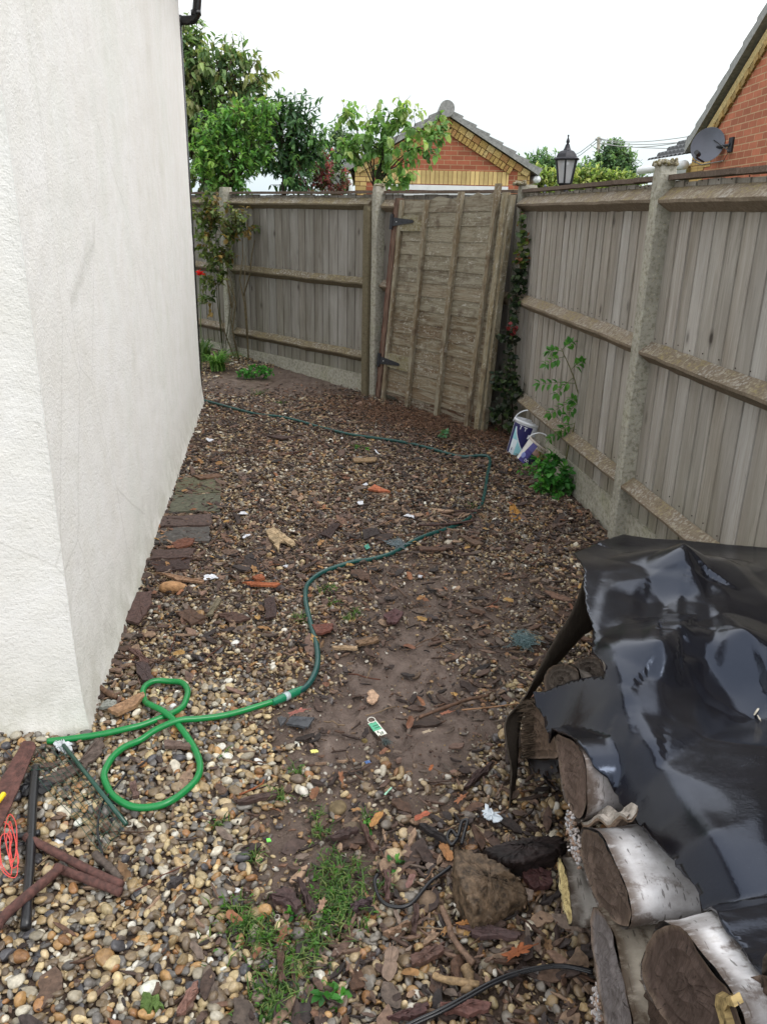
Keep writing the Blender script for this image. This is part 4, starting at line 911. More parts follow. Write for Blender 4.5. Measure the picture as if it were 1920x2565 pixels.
py_ = 42.; pt = D(1499, 342, py_); pbx = D(1495, 470, py_)
pole = thing('utility_pole', 'thin grey wooden utility pole above the distant hedge', 'pole', pbx*[1, 1, 0])
mb = MB(); mb.tube([pbx*[1, 1, 0]+0, pbx, pt], [.11, .095, .08], 8); build('post', mb, m_plain('pole_wood', lin(150, 146, 130), .9), pole, smooth=True)
mb = MB(); mb.tube([pt-[.15, 0, .12], pt+[.15, 0, -.12]], .05, 6); build('crossarm', mb, MTILE, pole)
for i, (va, ub, vb, yb, sag) in enumerate(((345, 1790, 330, 17, .5), (347, 1790, 345, 17, .5), (352, 1790, 338, 17, .7), (358, 1730, 372, 14.4, .15))):
    a = D(1499, va, py_); b = D(ub, vb, yb); P = [a+(b-a)*t-ez*sag*4*t*(1-t)*.35 for t in np.linspace(0, 1, 14)]
    mb = MB(); mb.tube(P, np.linspace(.018, .007, 14), 5); o = build('wire', mb, MTILE, pole, smooth=True)
for va, vb in ((345, 400), (352, 408)):
    a = D(1499, va, py_); b = D(1415, vb, py_+6); mb = MB(); mb.tube([a, (a+b)/2-ez*.1, b], .016, 5); build('wire', mb, MTILE, pole, smooth=True)
mb = MB(); gl = D(1365, 466, 6.6); mb.lathe([(.012*sin(q), .012*-cos(q)) for q in np.linspace(.01, 3.13, 8)], 12, None, gl); mb.tube([gl*[1, 1, 0], gl-ez*.012], .006, 6)
tag(build('garden_stake', mb, MDISH, base=gl*[1, 1, 0], smooth=True), 'thin stake with a small grey ball top left of the lantern', 'garden stake')

LK = 1.0
# ================================================================== PLANTS in the yard
def stemtube(mb, P, r0, r1, col): P = np.array(P); mb.tube(P, np.linspace(r0, r1, len(P)), 6, col, rough=.05)
gY = [lin(88, 150, 62), lin(74, 138, 58), lin(104, 164, 72), lin(58, 116, 56)]
# sapling with pinnate leaves
r = np.random.default_rng(70); sy = 4.88
sap = thing('sapling', 'thin tall sapling with pinnate leaves growing against the right fence', 'plant', GG(1397, 1232))
SP = lambda u, v, dy=0: D(u, v, sy+dy)
st = [GG(1397, 1232), SP(1408, 1190), SP(1417, 1150), SP(1424, 1113), SP(1438, 1067), SP(1448, 1025), SP(1447, 985), SP(1438, 950), SP(1422, 910), SP(1411, 887), SP(1405, 872)]
mb = MB(); stemtube(mb, st, .006, .002, lin(110, 108, 70))
sub = [((1448, 1040), (1485, 1010)), ((1440, 1060), (1400, 1078)), ((1448, 1000), (1378, 1035)), ((1440, 960), (1352, 962)), ((1436, 945), (1395, 985)), ((1430, 925), (1458, 905)), ((1415, 893), (1366, 912)), ((1409, 880), (1375, 880)), ((1407, 875), (1432, 858)), ((1446, 1010), (1420, 1040)), ((1449, 1015), (1432, 1000)), ((1438, 1070), (1380, 1098))]
lf = MB()
for i, ((a, b), (c, d)) in enumerate(sub):
    A = SP(a, b); B = SP(c, d, r.uniform(-.12, .04)); stemtube(mb, [A, (A+B)/2+ez*.01, B], .0022, .0008, lin(96, 120, 60))
    n_ = 5; tt = np.linspace(.35, 1, n_)
    for sgn in (-1, 1):
        base = A+(B-A)*tt[:, None]; dd = (B-A)/np.linalg.norm(B-A); perp = np.cross(dd, [.2, -1, .3]); perp /= np.linalg.norm(perp)
        ld = dd*.55+perp*sgn*.8+r.normal(0, .12, (n_, 3)); leaves(lf, base, ld, r.uniform(.034, .055, n_), .52, np.array(gY)[r.integers(0, 3, n_)]*.85, r, .35)
    leaves(lf, B[None], (B-A)[None]-[0, 0, .02], np.array([.05]), .5, np.array([gY[0]])*.9, r, .3)
build('stem', mb, MSTEM, sap, smooth=True); build('foliage', lf, MLEAF, sap)
def bushy(name, label, cat, base, blobs, ntw, lpt, ls, wr, cols, seed, tw=.06, droop=.3, upd=.5, hang=.1, mat=None, group=None):
    r = np.random.default_rng(seed); t = thing(name, label, cat, base, group); mb = MB(); sb = MB()
    for (c, q, w_) in blobs: sb.tube([np.array(base), (np.array(base)+c)/2+r.normal(0, .01, 3), np.array(c)], [.003, .002, .001], 5, lin(96, 100, 62)*.7)
    crown(mb, sb, blobs, ntw, lpt, ls, wr, cols, r, tw, droop, upd, hang)
    build('stem', sb, MSTEM, t, smooth=True); build('foliage', mb, MLEAF, t); return t
bushy('weed', 'bright green leafy weed clump at the foot of the sapling', 'weed', GG(1392, 1240), [(D(1390, 1200, 4.78), (.115, .06, .085), 1), (D(1395, 1225, 4.75), (.11, .06, .05), .8), (D(1380, 1165, 4.85), (.07, .05, .05), .5)], 34, 6, .055, .6, [lin(72, 136, 56), lin(86, 148, 62), lin(60, 116, 54)], 71)
bushy('weed', 'small pale green weed sprig left of the bright leafy clump', 'weed', GG(1325, 1195), [(D(1322, 1180, 5.1), (.05, .03, .025), 1)], 10, 5, .035, .4, gY, 72, .05)
bushy('dry_weed', 'straggly yellowish weeds beside the white paint bucket', 'weed', GG(1368, 1165), [(D(1362, 1140, 5.35), (.10, .05, .05), 1), (D(1385, 1150, 5.2), (.07, .04, .05), .6)], 26, 6, .03, .35, [lin(132, 128, 66), lin(150, 104, 66), lin(96, 122, 62)], 73)
# climbing rose on the far post
bushy('climbing_rose', 'straggly climbing rose bush trained on the far fence post', 'shrub', GG(560, 905), bl([(520, 545, 28, 22, .8), (560, 555, 45, 35, 1.2), (530, 600, 30, 45, 1), (600, 565, 35, 25, .5), (545, 660, 28, 40, .8), (525, 730, 26, 36, .5), (540, 700, 22, 40, .4), (625, 572, 16, 12, .15), (535, 510, 25, 12, .25), (600, 530, 12, 10, .1)], 8.75), 30, 9, .066, .55, [lin(98, 116, 62), lin(80, 100, 56), lin(118, 124, 72), lin(140, 118, 72)], 74, .16, .4, .4, .3)
rose = bpy.data.objects['climbing_rose']; mb = MB(); r = np.random.default_rng(75)
for P in ([(575, 690), (590, 760), (582, 830), (598, 900)], [(560, 690), (585, 740), (578, 800), (590, 870), (600, 912)], [(615, 640), (612, 720), (618, 800), (622, 905)], [(545, 770), (562, 830), (580, 880), (598, 915)], [(640, 590), (630, 640), (625, 690), (610, 740)], [(605, 560), (608, 640), (600, 700), (612, 760), (619, 850)], [(565, 560), (575, 620), (568, 700), (580, 770)]):
    mb.tube([D(u, v, 8.85+r.uniform(-.1, .1)) for u, v in P], np.linspace(.004, .009, len(P)), 6, lin(132, 118, 88)*.8, rough=.1)
build('cane', mb, MSTEM, rose, smooth=True)
# day lily clump and the red bloom by the wall
def strappy(name, label, cat, base, n, ln, cols, seed, spread=1.):
    t = thing(name, label, cat, base); r = np.random.default_rng(seed); mb = MB()
    for i in range(n):
        a = r.uniform(0, 2*pi); l = ln*r.uniform(.5, 1.1); h = np.array([cos(a), sin(a), 0]); sd_ = np.array([-sin(a), cos(a), 0]); o = np.array(base)+r.normal(0, .035, 3)*[1, 1, 0]; V = []
        for j in range(7):
            q = j/6; p = o+h*l*spread*(.15*q+.6*q**2.2)+ez*l*(1.0*q-.62*q**2.4); w_ = .008*(1-q**3)+.0005; V += [p-sd_*w_, p+sd_*w_]
        mb.add(np.array(V), [(2*j, 2*j+1, 2*j+3, 2*j+2) for j in range(6)], cols[r.integers(0, len(cols))]*r.uniform(.8, 1.1))
    build('foliage', mb, MLEAF, t); return t
dl = strappy('day_lily', 'clump of arching strap leaves between the white wall and the far fence', 'plant', GG(545, 928), 90, .42, [lin(96, 148, 62), lin(80, 128, 58), lin(124, 164, 80)], 76)
strappy('day_lily', 'darker strap leaved clump right against the corner of the white house', 'plant', GG(508, 905), 60, .5, [lin(70, 104, 54), lin(92, 120, 60)], 77)
fl = thing('red_flower', 'tall thin stem with a red bloom half hidden by the white wall edge', 'flower', GG(505, 930))
fy = GG(505, 930)[1]; mb = MB(); mb.tube([GG(505, 930), D(503, 820, fy), D(500, 700, fy)], .004, 6, lin(90, 110, 60)); build('stem', mb, MSTEM, fl)
mb = MB(); r = np.random.default_rng(3); leaves(mb, np.repeat(D(499, 690, fy)[None], 9, 0), r.normal(0, .5, (9, 3))+[0, 0, .7], np.full(9, .07), .5, np.tile(lin(214, 40, 44), (9, 1)), r, .5); build('bloom', mb, MLEAF, fl)
bushy('ground_weed', 'low fresh green weed patch with tiny white flowers below the climbing rose', 'weed', GG(640, 945), bl([(640, 930, 32, 12, 1), (612, 938, 18, 8, .5), (668, 935, 18, 8, .4)], 8.1), 60, 6, .03, .6, [lin(86, 156, 70), lin(70, 138, 60)], 78, .04)
bushy('ground_weed', 'small creeping seedling in the gravel below the gate', 'weed', GG(1112, 1098), bl([(1112, 1088, 10, 7, 1)], 6.0), 12, 4, .035, .7, [lin(110, 158, 120), lin(90, 140, 96)], 79, .03)
for i, (u, v, s, lab) in enumerate(((920, 2078, .016, 'tiny green seedling in the mud right of centre'), (985, 2180, .020, 'small green clover sprout near the black cable'), (905, 1130, .035, 'feathery green sprout in the middle of the yard'), (640, 2320, .018, 'round leaved green sprout at lower left of the moss'), (822, 2500, .03, 'leafy green weed sprig near the bottom edge'), (745, 2300, .02, 'broad leaved sprout on the left of the moss patch'))):
    c = GG(u, v); bushy('sprout', lab, 'weed', c, [(c+ez*.015, (s, s, .01), 1)], 7, 4, s*1.0, .6, gY, 80+i, s)
# ivy in the fence corner
iv = thing('ivy', 'dark ivy climbing the fence corner beside the leaning gate', 'ivy', GG(1285, 1090)); mb = MB(); sb = MB(); r = np.random.default_rng(90)
for (u, v, ru, rv, n, yy) in ((1303, 545, 10, 18, 26, 6.18), (1306, 600, 14, 20, 50, 6.15), (1309, 645, 18, 20, 70, 6.15), (1300, 700, 16, 36, 110, 6.15), (1290, 745, 13, 20, 50, 6.12), (1284, 800, 8, 25, 36, 6.1), (1283, 850, 10, 25, 50, 6.1), (1278, 900, 10, 28, 60, 6.1), (1262, 840, 13, 14, 30, 6.1), (1272, 950, 24, 26, 110, 6.05), (1290, 985, 22, 25, 100, 6.0), (1245, 960, 14, 30, 60, 6.1), (1268, 1020, 22, 30, 100, 6.05), (1240, 1040, 14, 26, 60, 6.1), (1282, 1060, 20, 20, 60, 6.0)):
    n = int(n*.6); kq = yy/FOC; c = D(u, v, yy); P = c+np.stack([r.normal(0, .5, n)*ru*kq, r.normal(0, .025, n), r.normal(0, .5, n)*rv*kq], 1)
    cols = np.array([lin(58, 76, 50), lin(44, 62, 44), lin(74, 94, 54), lin(52, 58, 44)])[r.integers(0, 4, n)]
    if v < 660: cols = np.array([lin(116, 132, 62), lin(90, 116, 60), lin(150, 100, 70), lin(64, 88, 50)])[r.integers(0, 4, n)]
    leaves(mb, P, r.normal(0, .6, (n, 3))+[0, -.5, -.4], r.uniform(.03, .055, n), .95, cols*.9, r, .2)
leaves(mb, D(1281, 822, 6.05)+r.normal(0, .02, (12, 3)), r.normal(0, 1, (12, 3)), np.full(12, .04), .9, np.tile(lin(150, 62, 66), (12, 1)), r, .2)
for P in ([(1285, 1085), (1280, 980), (1276, 900), (1290, 800), (1300, 700), (1308, 600), (1302, 520)], [(1255, 1085), (1262, 1000), (1278, 930), (1270, 850)], [(1290, 1080), (1300, 1000), (1288, 940), (1292, 860)]):
    sb.tube([D(u, v, 6.17) for u, v in P], np.linspace(.008, .003, len(P)), 6, lin(90, 80, 66)*.8, rough=.1)
build('stem', sb, MSTEM, iv, smooth=True); build('foliage', mb, MLEAF, iv)

# ================================================================== PAINT BUCKETS
GL = {'T': ['11111', '00100', '00100', '00100', '00100', '00100', '00100'], 'D': ['11110', '10001', '10001', '10001', '10001', '10001', '11110'], 'O': ['01110', '10001', '10001', '10001', '10001', '10001', '01110']}
def glyph(ch, x, y, w_, h):   # is (x,y) inside the letter placed in a w_ by h box at the origin, y up
    if not (0 <= x < w_ and 0 <= y < h): return False
    return GL[ch][6-int(y/h*7)][int(x/w_*5)] == '1'
def bucket(name, label, base, A, rb, rtp, h, colf, hang, wallcol, lid):
    A = np.array(A, float); A /= np.linalg.norm(A); view = CAM-np.array(base); view /= np.linalg.norm(view)
    e2 = view-A*(view@A); e2 /= np.linalg.norm(e2); e1 = np.cross(e2, A)
    if e1[0] < 0: e1 = -e1
    M_ = np.array([e1, e2, A]); t = thing(name, label, 'bucket', base)
    nz_, na = 90, 220; prof = [(rb+(rtp-rb)*j/nz_, h*j/nz_) for j in range(nz_+1)]
    mb = MB(); mb.lathe([(0.001, .003), (rb-.004, .001), (rb, 0)], 40, M_, base, wallcol); mb.lathe(prof, na, M_, base, colf=colf); build('body', mb, MPLAS, t, smooth=True)
    mb = MB()
    if lid: mb.lathe([(rtp, h-.016), (rtp+.006, h-.016), (rtp+.007, h+.004), (rtp+.002, h+.006), (rtp-.004, h-.002), (.001, h-.004)], 48, M_, base, lin(226, 230, 236)); build('lid', mb, MPLAS, t, smooth=True)
    else:
        mb.lathe([(rtp, h-.012), (rtp+.005, h-.012), (rtp+.006, h), (rtp-.003, h+.001), (rb, .01), (.001, .008)], 48, M_, base, lin(196, 186, 178)); build('rim', mb, MPLAS, t, smooth=True)
    mb = MB(); P = []
    for q in np.linspace(0, pi, 17):
        a0 = hang; p = np.array([cos(q)*(rtp+.008), sin(a0)*sin(q)*(rtp+.01)*1.0, h-.03*(1-sin(q))+cos(a0)*sin(q)*rtp*.95]); P.append(p)
    P = np.array([[p[0], p[1], p[2]] for p in P])@M_+np.array(base)
    mb.tube(P, .0045, 8, lin(230, 234, 240)); build('handle', mb, MPLAS, t, smooth=True)
    mb = MB()
    for sx_ in (0, -1): mb.tube([P[sx_]-(P[sx_]-P[8])*.04, P[sx_]], .009, 10, lin(226, 230, 236))
    return t
navy, sky_, whi = lin(34, 32, 92), lin(148, 205, 216), lin(226, 230, 238)
def lab1(th, z):
    x = (th-pi/2); 
    if x > pi: x -= 2*pi
    x = -x*.088; h = .255      # metres across the face, right positive
    if abs(x) > .118: return whi
    if z < .008 or z > .232: return whi
    if glyph('T', x+.048, z-.197, .024, .028) or glyph('T', x+.014, z-.193, .024, .028): return whi
    if glyph('D', x-.030, z-.150, .022, .026): return whi
    if x > .045 and z > .10: return whi*.96
    # pale blue curved panel sweeping from upper left to lower right
    edge = -.070+.00+max(0, (.20-z))**1.35*1.25
    if x < -.078: return navy
    if x < edge+.004 and z < .205:
        if x > edge-.003: return whi
        if -.066 < x < -.052 and .02 < z < .055: return navy if int(z*500) % 2 else whi
        return sky_ if z > .115 or x > -.03 else (lin(216, 228, 236) if z > .05 else lin(206, 216, 226))
    if z < .07 and x > -.03: return lin(40, 120, 176)
    return navy
def lab2(th, z):
    x = th-pi/2
    if x > pi: x -= 2*pi
    x = -x*.076
    if z > .155: return lin(196, 186, 178)
    if abs(x) > .09: return lin(200, 200, 200)
    if (x+.045)**2/.0004+(z-.045)**2/.0004 < 1: return lin(120, 130, 190)
    if glyph('O', x-.004, z-.018, .014, .018): return whi
    if glyph('D', x+.012, z-.018, .014, .018) : return whi
    if x < -.055+.15*(z-.05)**1: return lin(206, 204, 200)
    if x > .0 and z > .085+.3*max(0, .03-x): return lin(170, 140, 130) if z < .135 else lin(196, 186, 178)
    if x > .0 : return lin(46, 58, 60) if int((x*90+z*60)) % 2 else lin(34, 36, 70)
    if z > .10: return lin(78, 74, 140)
    return lin(52, 44, 118) if int(z*120) % 3 else lin(60, 54, 128)
b1_ = GG(1293, 1139); bucket('paint_bucket', 'white and navy paint bucket with its lid on and handle up, behind the smaller one', b1_, (.27, .05, .95), .078, .098, .255, lab1, .35, whi, True)
b2_ = GG(1312, 1162); bucket('paint_bucket', 'smaller dark blue paint tub tilted in front of the white and navy bucket', b2_+ez*.01, (.56, .0, .80), .066, .082, .17, lab2, .25, navy, False)

# ================================================================== GARDEN HOSE
c7 = lambda x, y: (x/2.3657, 1500+y/2.3657)
br = [c7(*q) for q in ((280, 845), (430, 828), (600, 800), (740, 775), (850, 745), (1000, 690), (1075, 640), (1108, 590), (1110, 540), (1075, 500), (1000, 485), (920, 492), (862, 520), (845, 560), (862, 610), (905, 652), (975, 698), (1050, 755), (1120, 830), (1170, 910), (1183, 990), (1160, 1070), (1090, 1150), (1010, 1200), (930, 1228), (840, 1238), (760, 1225), (680, 1180), (635, 1120), (618, 1050), (635, 980), (680, 925), (740, 880), (830, 835), (930, 792), (1060, 752), (1180, 725), (1300, 695), (1430, 668), (1560, 632), (1655, 597))]
dk = [(q[0]*1.1594, q[1]*1.1594) for q in ((632, 1499), (655, 1486), (674, 1465), (684, 1436), (682, 1395), (672, 1355), (662, 1320), (657, 1290), (664, 1262), (688, 1240), (722, 1226), (765, 1213), (800, 1205), (845, 1192), (885, 1172), (920, 1156), (960, 1144), (995, 1130), (1022, 1108), (1040, 1085), (1047, 1060), (1052, 1025), (1057, 1000), (1055, 988), (1040, 985), (1000, 986), (965, 978), (920, 966), (870, 955), (820, 947), (760, 939), (715, 926), (680, 918), (640, 908), (600, 899), (560, 893), (510, 884), (480, 876), (445, 866), (420, 856))]
def smooth(P, k=4):
    P = np.array(P); out = []
    for i in range(len(P)-1):
        a, b, c, d = P[max(i-1, 0)], P[i], P[i+1], P[min(i+2, len(P)-1)]
        for t in np.arange(k)/k: out.append(.5*((2*b)+(-a+c)*t+(2*a-5*b+4*c-d)*t*t+(-a+3*b-3*c+d)*t**3))
    out.append(P[-1]); return np.array(out)
hose = thing('garden_hose', 'green garden hose winding across the yard with a loop at the near end', 'hose', GG(725, 1740))
Pb = np.array([GG(u, v, .030) for u, v in br])+rng.normal(0, .0016, (len(br), 3)); 
over = {15: .012, 16: .018, 17: .008, 34: .014, 35: .022, 36: .012, 28: .0}
for k_, dz in over.items(): Pb[k_, 2] += dz
mb = MB(); Ps = smooth(Pb, 5); mb.tube(Ps, .0105, 14, lin(22, 128, 64)); build('hose_section', mb, MHD, hose, smooth=True)
Pd = np.array([GG(u, v, .026) for u, v in dk])+rng.normal(0, .003, (len(dk), 3))*[1, 1, .6]; Pd[-1, 2] -= .01
for i_ in (12, 13, 18, 19, 31, 32, 35): Pd[i_, 2] -= .010
mb = MB(); Ps = smooth(Pd, 5); mb.tube(Ps, .0112, 14, lin(24, 72, 68)); o = build('hose_section', mb, MHD, hose, smooth=True); o['label'] = 'dark green section of hose running to the back of the yard'
mb = MB(); a, b = Pb[-1], Pd[0]; dd = (b-a); mb.tube([a-dd*.5, a-dd*.1, a, a+dd*.3, a+dd*.32, a+dd*.6, a+dd*.62, b, b+dd*.6], [.0115, .0135, .0145, .0145, .0125, .0125, .0155, .0155, .012], 16, lin(26, 120, 84)); cn_ = build('connector', mb, MHD, hose)
mb = MB(); mb.tube([a+dd*.30, a+dd*.62], .0152, 16, lin(176, 190, 192)); build('ring', mb, MHD, cn_, smooth=True)

# ================================================================== LOG PILE (birch) under roofing felt
c8 = lambda x, y: (1200+x*.5719, 1300+y*.5719)
LOGP = []
def log(label, pts, x0, ln, axis=(1, .12, .02), endc=lin(96, 82, 74), barkc=(1, 1, 1), barkm=None, seed=0, rough=.006, shrink=.96, rim=lin(120, 104, 92), tilt=0., px=True, group='birch logs stacked under the felt', name='birch_log', cap=None):
    r = np.random.default_rng(seed)
    P = np.array([X(*c8(*q), x0) for q in pts]) if px else np.array(pts, float)
    # resample outline smoothly
    n = 40; Q_ = np.concatenate([P, P[:1]]); Q_ = smooth(np.concatenate([P[-1:], P, P[:2]]), 6)[6:-6]; d = np.concatenate([[0], np.cumsum(np.linalg.norm(np.diff(Q_, axis=0), axis=1))])
    P = np.stack([np.interp(np.linspace(0, d[-1], n, endpoint=False), d, Q_[:, k]) for k in range(3)], 1)
    c = P.mean(0); P[:, 0] += tilt*(P[:, 2]-c[2])
    ax = np.array(axis, float); ax /= np.linalg.norm(ax); t = thing(name, label, 'log', (c[0], c[1], P[:, 2].min()), group)
    LOGP.append((P.copy(), c.copy(), ax.copy(), ln, shrink)); mb = MB(); V = []; UV = []; N = 22; per = d[-1]; nz_ = r.normal(0, 1, (N+1, n))
    for _ in range(2): nz_ = (nz_+np.roll(nz_, 1, 1)+np.roll(nz_, -1, 1))/3; nz_[1:-1] = (nz_[1:-1]+nz_[:-2]+nz_[2:])/3
    for j in range(N+1):
        s = ln*j/N; sc = 1+(shrink-1)*j/N+.0*j; rad_ = (P-c); rl = np.linalg.norm(rad_, axis=1)[:, None]
        edge = .004*math.exp(-s/.012)
        V.append(c+ax*s+rad_*sc+rad_/rl*(nz_[j][:, None]*rough*2+edge)); UV.append(np.stack([np.full(n, s), np.linspace(0, per, n), np.full(n, seed*.3)], 1))
    Fq = np.array([(j*n+i, j*n+(i+1) % n, (j+1)*n+(i+1) % n, (j+1)*n+i) for j in range(N) for i in range(n)])
    mb.add(np.concatenate(V), Fq, barkc, np.concatenate(UV)); mb.add(V[-1], [tuple(range(n))], barkc, UV[-1])
    build('bark', mb, barkm or MBB, t, smooth=True)
    mb = MB(); V = [c+ax*.004+r.normal(0, .001, 3)]; C = [endc]; UV = [(0, 0, seed)]
    for k in range(1, 9):
        q = k/8*.985; V += list(c+(P-c)*q+ax*(.003*sin(k*2.2)+.002)+r.normal(0, .0012, (n, 3))*[1, .2, .2]); C += [endc if k < 8 else rim]*n; UV += [(q, abs(2*pi*i_/n-pi)*1.3, seed) for i_ in range(n)]
    Fq = [(0, 1+(i+1) % n, 1+i) for i in range(n)]
    mb.add(np.array(V), Fq, np.array(C), np.array(UV)); F2 = np.array([(1+(k-1)*n+i, 1+(k-1)*n+(i+1) % n, 1+k*n+(i+1) % n, 1+k*n+i) for k in range(1, 8) for i in range(n)]); mb.f.append(F2+mb.n-len(V))
    build('cut_end', mb, MLE, t, smooth=False)
    return t
MRB = m_attr('rough_bark', .85, .6, 30, .012, .2, 7)
MSPL = m_attr('splintered_wood', .85, .7, 45, .006, .2, 6, (.12, 1, 1))
t0_log = log('large white birch log with brown oval cut end in the middle of the stack', [(450, 1365), (485, 1362), (530, 1390), (575, 1470), (615, 1550), (650, 1640), (668, 1730), (655, 1785), (610, 1778), (545, 1725), (492, 1625), (455, 1510), (440, 1420)], .45, .62, (1, .16, .01), seed=1, shrink=1.)
log('birch log with cracked end and peeling white bark, above the large white log', [(335, 950), (375, 955), (425, 985), (458, 1050), (470, 1150), (468, 1260), (450, 1310), (425, 1308), (392, 1262), (368, 1180), (350, 1080)], .45, .5, (1, .18, -.02), lin(106, 90, 82), lin(232, 228, 226), seed=2, rough=.01)
log('grey ended birch log at the bottom of the stack beside the black cable', [(497, 1702), (535, 1720), (575, 1790), (600, 1900), (632, 2020), (655, 2120), (672, 2230), (620, 2260), (560, 2245), (522, 2060), (498, 1900), (488, 1780)], .44, .5, (1, .14, .0), lin(118, 112, 112), lin(220, 210, 190), seed=3, shrink=.96)
log('broad dark ended birch log at the near right of the stack under the felt edge', [(760, 1815), (830, 1775), (885, 1785), (930, 1830), (965, 1905), (1010, 1970), (1060, 2025), (1115, 2095), (1150, 2180), (1170, 2290), (1080, 2330), (900, 2290), (780, 2150), (715, 2010), (722, 1900)], .45, .55, (1, .2, .0), lin(88, 74, 68), seed=4, shrink=1.0, rough=.008)
log('short slim birch log with pale yellow cut end on the ground left of the stack', [(342, 1488), (362, 1500), (385, 1580), (402, 1690), (405, 1770), (388, 1768), (366, 1690), (350, 1590)], .44, .16, (1, .05, .0), lin(196, 178, 128), lin(205, 200, 190), seed=5, rim=lin(150, 140, 110))
log('small grey birch log at the far foot of the stack beside the hanging felt', [(200, 1048), (212, 1050), (222, 1130), (235, 1230), (232, 1285), (222, 1270), (205, 1150)], .47, .24, (1, .05, .0), lin(70, 60, 54), lin(150, 148, 150), seed=6, rough=.008)
log('brown peeling log at the very bottom edge below the broad dark log', [(640, 2035), (700, 2015), (790, 2105), (880, 2230), (940, 2360), (760, 2420), (690, 2260), (655, 2130)], .47, .4, (1, .14, .0), lin(80, 66, 58), lin(110, 90, 78), MRB, 7, .012)
log('rough barked log at the bottom right corner of the stack', [(1150, 2050), (1200, 2000), (1290, 2010), (1380, 2120), (1420, 2300), (1330, 2420), (1190, 2330), (1140, 2180)], .49, .5, (1, .15, 0), lin(96, 80, 70), lin(140, 128, 116), MRB, 8, .016)
# splintered chunk with frayed fibres
t = log('splintered dark brown chunk of wood under the flap of felt', [(196, 880), (215, 800), (250, 822), (300, 880), (330, 950), (345, 1040), (300, 1050), (200, 1042), (180, 960)], .46, .3, (1, .3, 0), lin(96, 80, 68), lin(100, 84, 70), MSPL, 9, .008, name='split_log')
mb = MB(); r = np.random.default_rng(12)
for i in range(260):
    p = X(*c8(r.uniform(195, 250), r.uniform(800, 1050)), .462); l = r.uniform(.01, .045); mb.tube([p+np.array([.03, .02, 0]), p-np.array([l, -.004*r.normal(), r.normal()*.003])], [.0022, .0005], 4, lin(112, 96, 80)*r.uniform(.5, 1.15), caps=False)
build('splinters', mb, MSPL, t)
for i, (pts, x0, l_) in enumerate((([(420, 630), (470, 605), (530, 615), (545, 680), (500, 720), (430, 710)], .56, 'grey weathered log end just visible in the dark gap under the felt'), ([(285, 690), (330, 640), (420, 650), (440, 720), (400, 770), (300, 770)], .52, 'dark weathered log in the gap between the two folds of felt'))):
    log(l_, pts, x0, .10, (1, .1, -.5), lin(82, 74, 68), lin(120, 112, 104), MSPL, 20+i)
def roundlog(label, c, rr_, ln, seed):
    a = np.linspace(0, 2*pi, 12, endpoint=False); return log(label, [(c[0], c[1]+cos(q)*rr_, c[2]+sin(q)*rr_) for q in a], None, ln, (1, .08, 0), seed=seed, px=False)
for i, (x, y, z, q) in enumerate(((.62, 1.62, .12, .11), (.66, 1.86, .13, .12), (.70, 2.13, .12, .11), (.72, 1.98, .35, .11), (.66, 1.74, .34, .11), (.62, 1.25, .12, .11))):
    roundlog(('lowest', 'low', 'farthest low', 'far upper', 'middle upper', 'near low')[i]+' birch log hidden in the shade beneath the felt', (x, y, z), q, .55, 40+i)
# bits stuck to the stack: bark curl, lichen, pale splinter
mb = MB(); r = np.random.default_rng(15); V = []
for j in range(15):
    for i in range(7):
        p = X(*c8(470+205*j/14+r.uniform(-2, 2), 1292+16*sin(j*.9)+i*8+r.uniform(-3, 3)-(j > 9)*10), .47+.02*j/14); V.append(p+np.array([-.004+.012*cos(i*.9), -.012*sin(i*.7), .006*cos(i*1.3)]))
mb.add(np.array(V), np.array([(j*7+i, j*7+i+1, (j+1)*7+i+1, (j+1)*7+i) for j in range(14) for i in range(6)]), lin(150, 128, 110)); mb.add(np.array(V)+[0, .004, .003], np.array([(j*7+i, (j+1)*7+i, (j+1)*7+i+1, j*7+i+1) for j in range(14) for i in range(6)]), lin(190, 180, 170))
tag(build('bark_curl', mb, MRB), 'torn curl of birch bark peeling between the two white logs', 'bark')
mb = MB(); P = []
for (u, v, n, s) in ((400, 1330, 70, 16), (415, 1420, 60, 20), (430, 1480, 40, 16), (520, 2160, 60, 22), (510, 2080, 30, 14)):
    for i in range(n): P.append(X(*c8(u+r.normal(0, s*.6), v+r.normal(0, s*1.6)), .452+r.uniform(-.004, .004)))
P = np.array(P); n = len(P); scatter(mb, lumpy(1, 4, .5, 8), P, r.uniform(.002, .006, (n, 3)), rots(n, 1, r), np.array([lin(232, 230, 232), lin(214, 202, 196), lin(180, 150, 130)])[r.integers(0, 3, n)]*.85)
tag(build('bracket_fungus', mb, MSTONE), 'crusty white and pinkish fungus growing on the log ends', 'fungus', kind='stuff')
mb = MB(); mb.prism([X(*c8(*q), .445) for q in ((1035, 2085), (1070, 2100), (1100, 2095), (1118, 2140), (1085, 2130), (1070, 2160), (1090, 2230), (1110, 2290), (1060, 2290), (1050, 2200), (1030, 2130))], (.012, .004, .004), lin(214, 186, 130))
tag(build('wood_splinter', mb, MSPL), 'pale yellow fresh splinter of wood on the dark end of the near log', 'splinter')

